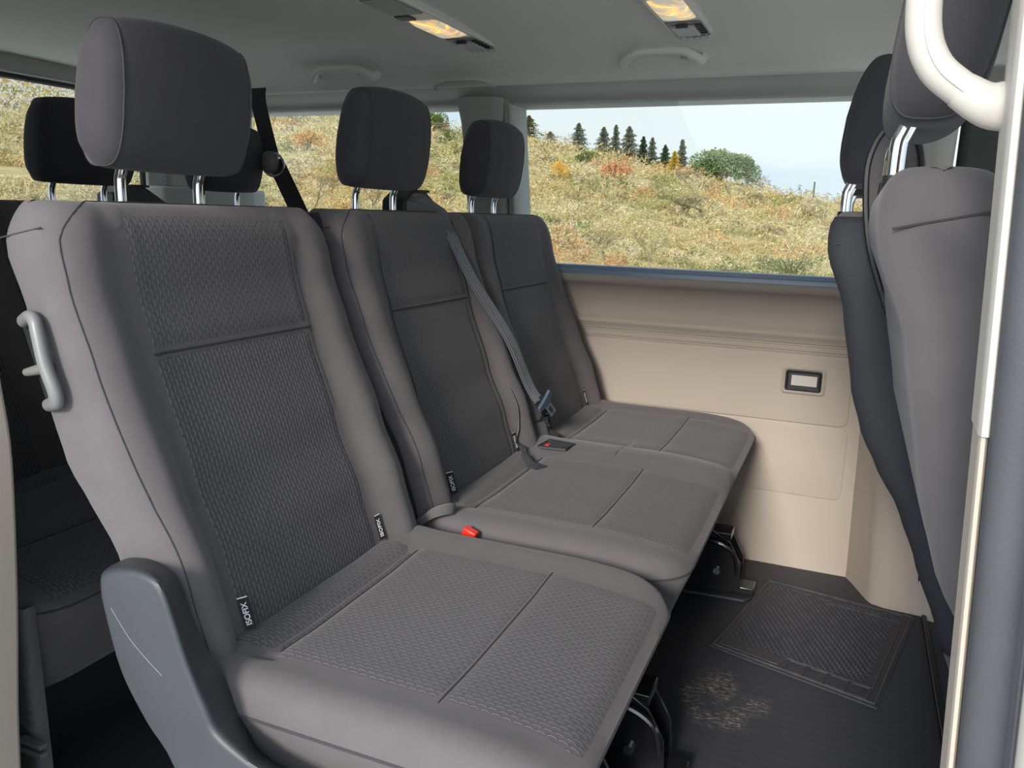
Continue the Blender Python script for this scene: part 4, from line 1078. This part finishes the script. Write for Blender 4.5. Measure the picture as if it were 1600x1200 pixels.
# bits in the gap between the single and the double seat
sb = thing('belt_stalk', 'dark plastic belt stalk standing in the gap between the two seats', 'belt stalk', (-0.705, 1.211, 0.30))
m = MB(); P = [(-0.745, 1.211, 0.556), (-0.728, 1.211, 0.52), (-0.706, 1.211, 0.470), (-0.700, 1.211, 0.440), (-0.700, 1.211, 0.40), (-0.700, 1.211, 0.30)]
m.tube(smooth_path(P, 4), [(0.004, 0.008)]*6 + [(0.0045, 0.011)]*6 + [(0.005, 0.020)]*9, 10, up=(0, 1, 0)); obj('stalk', m, 'cover_plastic', sb)
lp = smooth_path([(-0.702, 1.216, 0.430), (-0.680, 1.212, 0.448), (-0.655, 1.214, 0.468), (-0.632, 1.226, 0.476), (-0.628, 1.246, 0.470), (-0.650, 1.262, 0.460)], 5)
m = MB(); m.ribbon(lp, Vector((0.003, -0.003, 0.0115)), 0.0012); tag(obj('elastic_loop', m, 'grey_plastic', origin=(-0.66, 1.23, 0.45)), 'light grey elastic strap loop at the inner corner of the double seat', 'strap')
rbk = thing('seat_belt_buckle', 'red-buttoned belt buckle peeking up behind the single seat cushion', 'buckle', (-0.586, 1.211, 0.38))
m = MB(); m.box((-0.586, 1.2110, 0.405), (0.020, 0.009, 0.030), Matrix.Rotation(0.35, 3, 'Y')); obj('buckle_body', m, 'black_plastic', rbk, bevel=0.004)
m = MB(); m.box((-0.580, 1.2110, 0.440), (0.013, 0.0085, 0.013), Matrix.Rotation(0.35, 3, 'Y')); obj('release_button', m, 'red', rbk, bevel=0.003, label='bright red release button')
# black webbing tab lying on the double seat
tb = thing('webbing_tab', 'black webbing tab poking out of the crease of the double seat', 'strap', (-0.63, 1.66, 0.46))
z_ = lambda x, y: cush_geom(x, y, C2, S2[0] + .004, S2[1] - .004, -0.715, -0.2)
pp = [(-0.672, 1.672, 0.476), (-0.650, 1.645, z_(-0.65, 1.645) + 0.010), (-0.618, 1.615, z_(-0.618, 1.615) + 0.007), (-0.592, 1.600, z_(-0.592, 1.60) + 0.005)]
m = MB(); m.tube(smooth_path(pp, 5), [(0.002, 0.005)]*5 + [(0.0025, 0.010)]*5 + [(0.004, 0.017)]*6, 10, up=(0, 0, 1)); obj('tab', m, 'rubber', tb)
m = MB(); m.tube(smooth_path([back_pt(1.708, 0.600, 0.000), back_pt(1.706, 0.56, 0.004), back_pt(1.696, 0.51, 0.008), back_pt(1.682, 0.482, 0.010), pp[0]], 4), 0.0020, 8); obj('cord', m, 'black_plastic', tb)
# recessed buckle tray in the seat
bx = thing('buckle_tray', 'black frame of the recessed buckle slot in the double seat crease', 'buckle slot', (-0.60, 1.73, 0.46))
zt = z_(-0.61, 1.75) + 0.003
m = MB(); q = [(-0.640, 1.705), (-0.575, 1.715), (-0.567, 1.760), (-0.635, 1.768)]
m.tube([(a, b, zt) for a, b in q], (0.002, 0.0025), 6, closed=True); obj('tray_rim', m, 'black_plastic', bx)
m = MB(); m.prism([(a*0.98 - 0.012, b) for a, b in q], zt - 0.006, zt - 0.001, 'z'); obj('tray_floor', m, 'rubber', bx)
m = MB(); m.box((-0.624, 1.725, zt - 0.001), (0.005, 0.008, 0.002)); obj('release_button', m, 'red', bx, bevel=0.001, label='dull red release button')

# ------------------------------------------------------------------ the hillside outside
CREST = [(-180, 0.0), (-90, 0.11), (-60, 0.132), (-40, 0.132), (-30, 0.112), (-28, 0.096), (-25, 0.094), (-22, 0.091), (-18.5, 0.080), (-16, 0.074), (-14, 0.063), (-12, 0.058), (-9, 0.048), (-7, 0.043), (-5.5, 0.034), (-1.7, 0.025), (5, 0.010), (15, 0.0), (180, 0.0)]
CA = np.array([c[0] for c in CREST], float); CT = np.array([c[1] for c in CREST], float)
R0, R1 = 9.0, 300.0
def ground(az, s):
    """az in degrees from straight across the cabin, s 0 at the near foot .. 1 at the crest -> x, y, z arrays"""
    cr_ = np.interp(az, CA, CT); t = np.clip(s, 0, None)**(1/0.6); r = R0*(R1/R0)**t
    z = 1.0 + r*(-0.17 + (cr_ + 0.17)*s)
    a = np.radians(az); return np.stack([r*np.sin(a), r*np.cos(a), z], -1), r
def s_of(az, tan): return (tan + 0.17)/(np.interp(az, CA, CT) + 0.17)
gm, nt = new_mat('dry_hillside_ground')
b = N(nt, 'ShaderNodeBsdfPrincipled'); b.inputs['Roughness'].default_value = 1.0; b.inputs['Specular IOR Level'].default_value = 0.0
tc = N(nt, 'ShaderNodeTexCoord'); n_ = N(nt, 'ShaderNodeTexNoise'); n_.inputs['Scale'].default_value = 0.35; n_.inputs['Detail'].default_value = 10; n_.inputs['Roughness'].default_value = 0.7
L(nt, tc.outputs['Object'], n_.inputs['Vector'])
r_ = N(nt, 'ShaderNodeValToRGB'); e = r_.color_ramp.elements; e[0].position = 0.35; e[0].color = (0.34, 0.28, 0.14, 1); e[1].position = 0.65; e[1].color = (0.54, 0.44, 0.24, 1)
L(nt, n_.outputs['Fac'], r_.inputs[0]); L(nt, r_.outputs[0], b.inputs['Base Color'])
o = N(nt, 'ShaderNodeOutputMaterial'); L(nt, b.outputs[0], o.inputs[0])
azs = np.linspace(-75, 35, 90); ss = np.linspace(0, 1, 40)
rows = []
for s_ in ss:
    p, r = ground(azs, np.full_like(azs, s_)); rows.append([tuple(q) for q in p])
p, r = ground(azs, np.full_like(azs, 1.0)); rows.append([(q[0]*1.5, q[1]*1.5, q[2] - 12) for q in p])
m = MB(); m.grid(rows); hill = struct('hillside', m, gm)
m = MB(); m.box((0, -22, -0.60), (60, 30, 0.02)); g0 = struct('ground', m, principled('gravel_ground', (0.68, 0.66, 0.61), 0.95, bump=(30, 0.6, 0.02), var=(4, 0.15)), smooth=False)

fm_, nt = new_mat('foliage')
at_ = N(nt, 'ShaderNodeAttribute', attribute_name='leaf_colour')
d1 = N(nt, 'ShaderNodeBsdfDiffuse'); d2 = N(nt, 'ShaderNodeBsdfTranslucent'); mixs = N(nt, 'ShaderNodeMixShader'); mixs.inputs[0].default_value = 0.25
L(nt, at_.outputs['Color'], d1.inputs['Color']); L(nt, at_.outputs['Color'], d2.inputs['Color']); L(nt, d1.outputs[0], mixs.inputs[1]); L(nt, d2.outputs[0], mixs.inputs[2])
o = N(nt, 'ShaderNodeOutputMaterial'); L(nt, mixs.outputs[0], o.inputs[0])

def cards(name, P, Lh, Wh, colr, dirs=None, parent=None, origin=(0, 0, 0)):
    """P (n,3) centres, Lh / Wh half sizes (n,), colr (n,3): leaf and twig blades as lozenges"""
    n = len(P)
    if dirs is None:
        dirs = rng.normal(size=(n, 3)); dirs[:, 2] = np.abs(dirs[:, 2])*1.0
    dirs = dirs/np.linalg.norm(dirs, axis=1, keepdims=True)
    q = rng.normal(size=(n, 3)); q -= (q*dirs).sum(1, keepdims=True)*dirs; q /= np.linalg.norm(q, axis=1, keepdims=True)
    a, b_ = dirs*Lh[:, None], q*Wh[:, None]
    P = P - np.array(origin)
    V = np.stack([P - a, P - a*0.1 + b_, P + a, P - a*0.1 - b_], 1).reshape(-1, 3)
    me = bpy.data.meshes.new(name); me.vertices.add(4*n); me.vertices.foreach_set('co', V.ravel().astype('f'))
    me.loops.add(4*n); me.loops.foreach_set('vertex_index', np.arange(4*n, dtype='i'))
    me.polygons.add(n); me.polygons.foreach_set('loop_start', np.arange(0, 4*n, 4, dtype='i')); me.polygons.foreach_set('loop_total', np.full(n, 4, dtype='i'))
    me.update(calc_edges=True)
    ca = me.color_attributes.new('leaf_colour', 'FLOAT_COLOR', 'POINT')
    c4 = np.concatenate([np.repeat(colr, 4, 0), np.ones((4*n, 1))], 1); ca.data.foreach_set('color', c4.ravel().astype('f'))
    me.materials.append(fm_)
    o = bpy.data.objects.new(name, me); COL.objects.link(o)
    if parent is not None: o.parent = parent
    else: o.location = origin
    o['o_'] = tuple(origin)
    return o

# tangled scrub: thousands of small bushes made of twig blades
PAL = np.array([(0.56, 0.46, 0.23), (0.62, 0.52, 0.30), (0.50, 0.43, 0.19), (0.64, 0.54, 0.36), (0.36, 0.34, 0.14), (0.60, 0.41, 0.19), (0.58, 0.33, 0.16), (0.16, 0.22, 0.08), (0.26, 0.21, 0.12)])
def vnoise(x, y, seed):
    g = np.random.default_rng(seed).random((64, 64)); xi, yi = np.floor(x).astype(int), np.floor(y).astype(int); fx, fy = x - xi, y - yi
    fx, fy = fx*fx*(3-2*fx), fy*fy*(3-2*fy)
    return (g[xi % 64, yi % 64]*(1-fx) + g[(xi+1) % 64, yi % 64]*fx)*(1-fy) + (g[xi % 64, (yi+1) % 64]*(1-fx) + g[(xi+1) % 64, (yi+1) % 64]*fx)*fy
nb = 6500; k = 72
az = rng.uniform(-62, 14, nb); s_ = rng.uniform(0.02, 1.0, nb)**0.9
base, rad = ground(az, s_)
n1 = vnoise(az/4 + 30, s_*9, 1); n2 = vnoise(az/1.6 + 60, s_*22, 2); n3 = vnoise(az/2.5 + 50, s_*14, 3)
ci = np.zeros(nb, int)
u = rng.random(nb)
ci = np.where(u < 0.30, 0, np.where(u < 0.55, 1, np.where(u < 0.75, 2, 3)))
ci = np.where((n1 > 0.62) & (rng.random(nb) < 0.5), 5, ci)
ci = np.where((n3 > 0.74) & (rng.random(nb) < 0.7), 4, ci)
ci = np.where((n2 > 0.84) & (n1 > 0.5) & (rng.random(nb) < 0.6), 6, ci)
red = np.exp(-((az + 19.5)/3.5)**2 - ((s_ - 0.42)/0.13)**2)
ci = np.where((rng.random(nb) < red*0.9), 6, ci)
grn = np.exp(-((az + 4)/5.0)**2 - ((s_ - 0.50)/0.06)**2); ci = np.where(rng.random(nb) < grn*0.75, 7, ci)
ci = np.where((rng.random(nb) < 0.035), 7, ci); ci = np.where(rng.random(nb) < 0.11, 8, ci); ci = np.where(rng.random(nb) < 0.05, 4, ci)
size = rad*rng.uniform(0.009, 0.022, nb)
off = rng.normal(size=(nb, k, 3)); off /= np.linalg.norm(off, axis=2, keepdims=True); off *= rng.random((nb, k, 1))**0.4
off[:, :, 2] = np.abs(off[:, :, 2])*0.75
P = (base[:, None, :] + off*size[:, None, None]).reshape(-1, 3)
rr = np.repeat(rad, k); cc = 0.93*PAL[np.repeat(ci, k)]*rng.uniform(0.65, 1.25, (nb*k, 1))*(1 + rng.normal(0, 0.05, (nb*k, 3)))
dr = off.reshape(-1, 3) + rng.normal(0, 0.6, (nb*k, 3))
scr = cards('scrub', P, rr*rng.uniform(0.0018, 0.0045, nb*k), rr*rng.uniform(0.0003, 0.0007, nb*k), np.clip(cc, 0.01, 0.9), dr)
tag(scr, 'tangled straw-coloured autumn scrub covering the whole hillside outside the windows', 'scrub', kind='stuff')

def conifer(az, tb, tt, wr, r, colr, label, name='conifer_tree', group=None, seed=1):
    rg = np.random.default_rng(seed); a = math.radians(az); x, y = r*math.sin(a), r*math.cos(a); zb, zt = 1 + r*tb, 1 + r*tt; h = zt - zb; w_ = wr*r/2*1.5
    t = thing(name, label, 'tree', (x, y, zb - h*0.15), group)
    m = MB(); m.tube([(x, y, zb - h*0.15), (x, y, zb + h*0.5), (x, y, zt)], [w_*0.10, w_*0.05, w_*0.012], 7); obj('trunk', m, BARK, t)
    n = 3200; ht = rg.random(n)**1.25; ht = (np.round(ht*13) + rg.uniform(-0.5, 0.5, n))/13; ht = np.clip(ht, 0, 1)
    rm = w_*(1 - ht)**0.75*(0.78 + 0.3*np.sin(ht*41 + seed)) + w_*0.05
    an = rg.uniform(0, 2*PI, n); rd = rm*rg.random(n)**0.5*(0.8 + 0.35*np.sin(an*3 + ht*17))
    P = np.stack([x + rd*np.cos(an), y + rd*np.sin(an), zb - h*0.08 + ht*h*1.06 - rd*0.25], -1)
    dirs = np.stack([np.cos(an), np.sin(an), np.full(n, -0.25) + rg.normal(0, .3, n)], -1)
    cards('needles', P, h*rg.uniform(0.03, 0.07, n), h*rg.uniform(0.010, 0.022, n), np.array(colr)*rg.uniform(0.6, 1.3, (n, 1)), dirs, t, (x, y, zb - h*0.15))
    return t
BARK = principled('dark_bark', (0.10, 0.085, 0.05), 0.95, bump=(20, 0.5, 0.02))
HAZE_GREEN = (0.20, 0.215, 0.165)  # aerial haze put into the needle colour, lifted and greyed
for i, (az_, tb, tt, wr, c_, lab) in enumerate([
    (-21.97, 0.090, 0.118, 0.034, (0.15, 0.15, 0.06), 'brownish conifer at the left end of the ridge, beside the window pillar'),
    (-20.49, 0.085, 0.1003, 0.026, (0.24, 0.20, 0.09), 'low ragged ochre-brown conifer left of the dark ridge conifers'),
    (-18.55, 0.080, 0.1105, 0.027, HAZE_GREEN, 'broad dark conifer, leftmost of the dark row on the ridge'),
    (-16.84, 0.074, 0.1067, 0.024, HAZE_GREEN, 'dark conifer, second of the dark row on the ridge'),
    (-16.02, 0.074, 0.1090, 0.013, HAZE_GREEN, 'slim dark conifer squeezed between two broad ones on the ridge'),
    (-15.11, 0.076, 0.1078, 0.025, HAZE_GREEN, 'broad dark conifer at the middle of the ridge row'),
    (-14.13, 0.064, 0.0964, 0.015, (0.08, 0.11, 0.07), 'narrow grey-green conifer just right of the middle broad one'),
    (-13.53, 0.062, 0.0950, 0.016, HAZE_GREEN, 'narrow dark conifer, third from the right of the ridge row'),
    (-12.64, 0.061, 0.0872, 0.017, (0.08, 0.12, 0.06), 'short greyish conifer left of the yellow one'),
    (-11.52, 0.057, 0.0932, 0.015, HAZE_GREEN, 'tall narrow conifer, rightmost of the ridge row'),
    (-11.98, 0.056, 0.0801, 0.021, (0.50, 0.36, 0.05), 'small yellow conifer in front of the rightmost ridge conifers')]):
    conifer(az_, tb, tt, wr, 285 if i < 10 else 262, c_, lab, seed=i + 3)

def bushy(az, tb, tt, wr, colr, label, name, cat, blobs=9, n=2600, r=None, seed=1, twiggy=False):
    rg = np.random.default_rng(seed)
    if r is None: r = float(ground(np.array([az]), np.array([s_of(az, tb)]))[1][0])*0.97
    a = math.radians(az); x, y = r*math.sin(a), r*math.cos(a); zb, zt = 1 + r*tb, 1 + r*tt; h = zt - zb; w_ = wr*r/2
    t = thing(name, label, cat, (x, y, zb - h*0.1))
    for q in range(3):
        m = MB(); m.tube([(x + (q-1)*w_*0.06, y, zb - h*0.1), (x + (q-1)*w_*0.2, y, zb + h*0.35), (x + (q-1)*w_*0.45, y, zb + h*0.7)], [w_*0.06, w_*0.035, w_*0.012], 6); obj('stem', m, BARK, t)
    bc = np.stack([(np.linspace(-0.66, 0.66, blobs) + rg.uniform(-0.06, 0.06, blobs))*w_, rg.uniform(-0.4, 0.4, blobs)*w_, np.zeros(blobs)], -1)
    bc[:, 2] = zb + h*(0.30 + 0.32*rg.random(blobs)*(1 - (bc[:, 0]/w_)**2)); br = rg.uniform(0.55, 1.0, blobs)*h*0.34
    bi = rg.integers(0, blobs, n); d = rg.normal(size=(n, 3)); d /= np.linalg.norm(d, axis=1, keepdims=True)
    sc = np.array([min(1.6, w_/h*0.9 + 0.5), 1.0, 1.0])
    P = np.array([x, y, 0]) + bc[bi] + d*sc*(br[bi]*rg.uniform(0.75, 1.05, n))[:, None]
    P[:, 2] = np.minimum(P[:, 2], zt)
    l = (h + w_)*0.5
    cards('foliage', P, l*rg.uniform(0.03, 0.06, n), l*rg.uniform(0.008 if twiggy else 0.018, 0.014 if twiggy else 0.03, n), np.array(colr)*rg.uniform(0.6, 1.3, (n, 1)), d + rg.normal(0, .5, (n, 3)), t, (x, y, zb - h*0.1))
    return t
bushy(-8.75, 0.0455, 0.0878, 0.073, (0.19, 0.27, 0.11), 'wide round green pine at the right end of the ridge trees', 'pine_tree', 'tree', 20, 7000, 280, 45)
bushy(-7.10, 0.042, 0.0815, 0.021, (0.17, 0.24, 0.10), 'narrow green pine hugging the right side of the wide round pine', 'pine_tree', 'tree', 6, 2200, 276, 6)
bushy(-28.61, 0.096, 0.1303, 0.040, (0.20, 0.26, 0.09), 'green leafy tree at the top of the rear side window, left of the pillar', 'leafy_tree', 'tree', 9, 3200, 270, 8)
bushy(-27.73, 0.083, 0.1033, 0.023, (0.13, 0.19, 0.07), 'small dark green bush under the leafy tree beside the pillar', 'green_shrub', 'shrub', 5, 1500, None, 9)
bushy(-15.96, 0.046, 0.0739, 0.042, (0.62, 0.34, 0.18), 'rust-orange shrub in the middle of the hillside below the conifers', 'autumn_shrub', 'shrub', 9, 2200, None, 10)
bushy(-19.73, 0.045, 0.0726, 0.018, (0.75, 0.45, 0.08), 'narrow golden-yellow shrub near the left end of the big window', 'autumn_shrub', 'shrub', 5, 1200, None, 11)
bushy(-18.04, 0.064, 0.0828, 0.026, (0.11, 0.16, 0.05), 'round green shrub below the leftmost dark conifer', 'green_shrub', 'shrub', 6, 1500, None, 12)
bushy(-14.87, 0.068, 0.0860, 0.021, (0.62, 0.50, 0.20), 'pale ochre shrub at the foot of the ridge conifers', 'autumn_shrub', 'shrub', 5, 1200, None, 13)
bushy(-36.88, 0.070, 0.0971, 0.046, (0.64, 0.40, 0.16), 'orange shrub seen through the rear side window, high on the slope', 'autumn_shrub', 'shrub', 7, 1800, None, 14)
bushy(-34.6, 0.030, 0.050, 0.03, (0.60, 0.33, 0.14), 'small orange shrub seen through the rear side window, mid slope', 'autumn_shrub', 'shrub', 5, 1200, None, 15)
bushy(-3.79, -0.062, -0.030, 0.056, (0.14, 0.19, 0.08), 'green bramble clump at the lower right corner of the big window', 'bramble_bush', 'shrub', 8, 1500, None, 16, True)
bushy(-18.05, -0.015, 0.001, 0.019, (0.13, 0.26, 0.07), 'bright green bush low at the left of the big window', 'green_shrub', 'shrub', 4, 500, None, 17)
bushy(-11.0, -0.058, -0.040, 0.03, (0.13, 0.20, 0.09), 'green bramble clump at the bottom middle of the big window', 'bramble_bush', 'shrub', 5, 700, None, 18, True)

def bare_tree(az, tb, tt, wr, label, seed, colr=(0.25, 0.21, 0.12), depth=6, r=None, thick=1.9):
    rg = random.Random(seed)
    if r is None: r = float(ground(np.array([az]), np.array([s_of(az, tb)]))[1][0])*0.96
    a = math.radians(az); x, y = r*math.sin(a), r*math.cos(a); zb, zt = 1 + r*tb, 1 + r*tt; h = zt - zb; w_ = wr*r/2
    m = MB()
    def grow(p, d, ln, rad_, dep):
        q = p; pts = [p]; dd = d.copy()
        for _ in range(3):
            dd = (dd + Vector((rg.uniform(-.22, .22), rg.uniform(-.22, .22), rg.uniform(-.10, .20)))).normalized(); q = q + dd*ln/3; pts.append(q)
        m.tube(pts, [rad_, rad_*0.65], 4, caps=False)
        if dep > 0:
            for i in range(rg.choice((2, 3, 3))):
                ax = Vector((rg.uniform(-1, 1), rg.uniform(-1, 1), rg.uniform(-.2, .9))).normalized()
                grow(pts[rg.choice((2, 3, 3))], (dd*0.85 + ax*0.75).normalized(), ln*rg.uniform(0.62, 0.85), rad_*0.62, dep - 1)
    grow(Vector((0, 0, 0)), Vector((rg.uniform(-.3, .3), 0, 1)).normalized(), 1.0, 0.055*thick, depth)
    V = np.array([tuple(v) for v in m.v]); mn, mx_ = V.min(0), V.max(0)
    sx = 2*w_/max(mx_[0]-mn[0], 1e-6); sz = h/(mx_[2]-mn[2]); ctr = (mn[0]+mx_[0])/2
    m.v = [(x + (v[0])*sx, y + v[1]*sx, zb + (v[2] - mn[2])*sz - h*0.03) for v in V]
    o = obj('bare_tree', m, principled('pale_twig_bark', colr, 0.95) if 'pale_twig_bark' not in bpy.data.materials else bpy.data.materials['pale_twig_bark'], origin=(x, y, zb)); tag(o, label, 'tree'); return o
bare_tree(-9.88, -0.004, 0.0337, 0.055, 'bare branching tree in the centre of the big window, lower slope', 21)
bare_tree(-10.63, 0.0300, 0.0614, 0.046, 'bare spreading tree below the wide round pine', 22)
bare_tree(-36.75, 0.000, 0.0432, 0.036, 'bare tree in the rear side window, nearest the hanging belt', 23)
bare_tree(-32.72, -0.004, 0.0346, 0.048, 'bare tree in the rear side window, just left of the middle headrest posts', 24)
bare_tree(-30.3, 0.010, 0.0426, 0.03, 'bare tree behind the middle headrest posts in the rear side window', 25)
bare_tree(-13.12, -0.0625, -0.0153, 0.050, 'thin bare saplings at the bottom of the big window, left of centre', 26)
bare_tree(-16.6, -0.0605, -0.010, 0.05, 'bare reddish saplings at the lower left corner of the big window', 27)
bare_tree(-5.48, 0.028, 0.0581, 0.028, 'small bare tree alone on the skyline right of the pines', 28, r=290)
m = MB(); a = math.radians(-2.87); r = 292; m.tube([(r*math.sin(a), r*math.cos(a), 1 + r*0.024), (r*math.sin(a), r*math.cos(a), 1 + r*0.0472)], 0.28, 8)
tag(obj('wooden_pole', m, BARK), 'thin wooden pole on the skyline at the right of the big window', 'pole')
def wire(pts, rr, label):
    m = MB(); P = []
    for az_, t_ in pts: a = math.radians(az_); P.append((rr*math.sin(a), rr*math.cos(a), 1 + rr*t_))
    m.tube(smooth_path(P, 6), rr*0.00016, 5); tag(obj('overhead_wire', m, BARK), label, 'wire')
wire([(-24, 0.112), (-20.06, 0.094), (-17.4, 0.0805), (-14.3, 0.0705), (-11.7, 0.0640), (-9.57, 0.0585), (-6.6, 0.0470), (-5.0, 0.040)], 240, 'thin pale overhead wire crossing in front of the ridge conifers')
m = MB(); r = 262
for i in range(5):
    a = math.radians(-29.9 + 0.55*i); m.tube([(r*math.sin(a), r*math.cos(a), 1 + r*0.0985), (r*math.sin(a), r*math.cos(a), 1 + r*0.1045)], 0.22, 5)
a, b_ = math.radians(-30.1), math.radians(-27.4)
for z_r in (0.1045, 0.1020): m.tube([(r*math.sin(a), r*math.cos(a), 1 + r*z_r), (r*math.sin(b_), r*math.cos(b_), 1 + r*(z_r + 0.001))], 0.25, 5)
tag(obj('wooden_railing', m, BARK), 'brown wooden railing on the slope below the leafy tree, beside the pillar', 'railing')
for o in list(bpy.data.objects):
    if 'o_' in o.keys(): del o['o_']
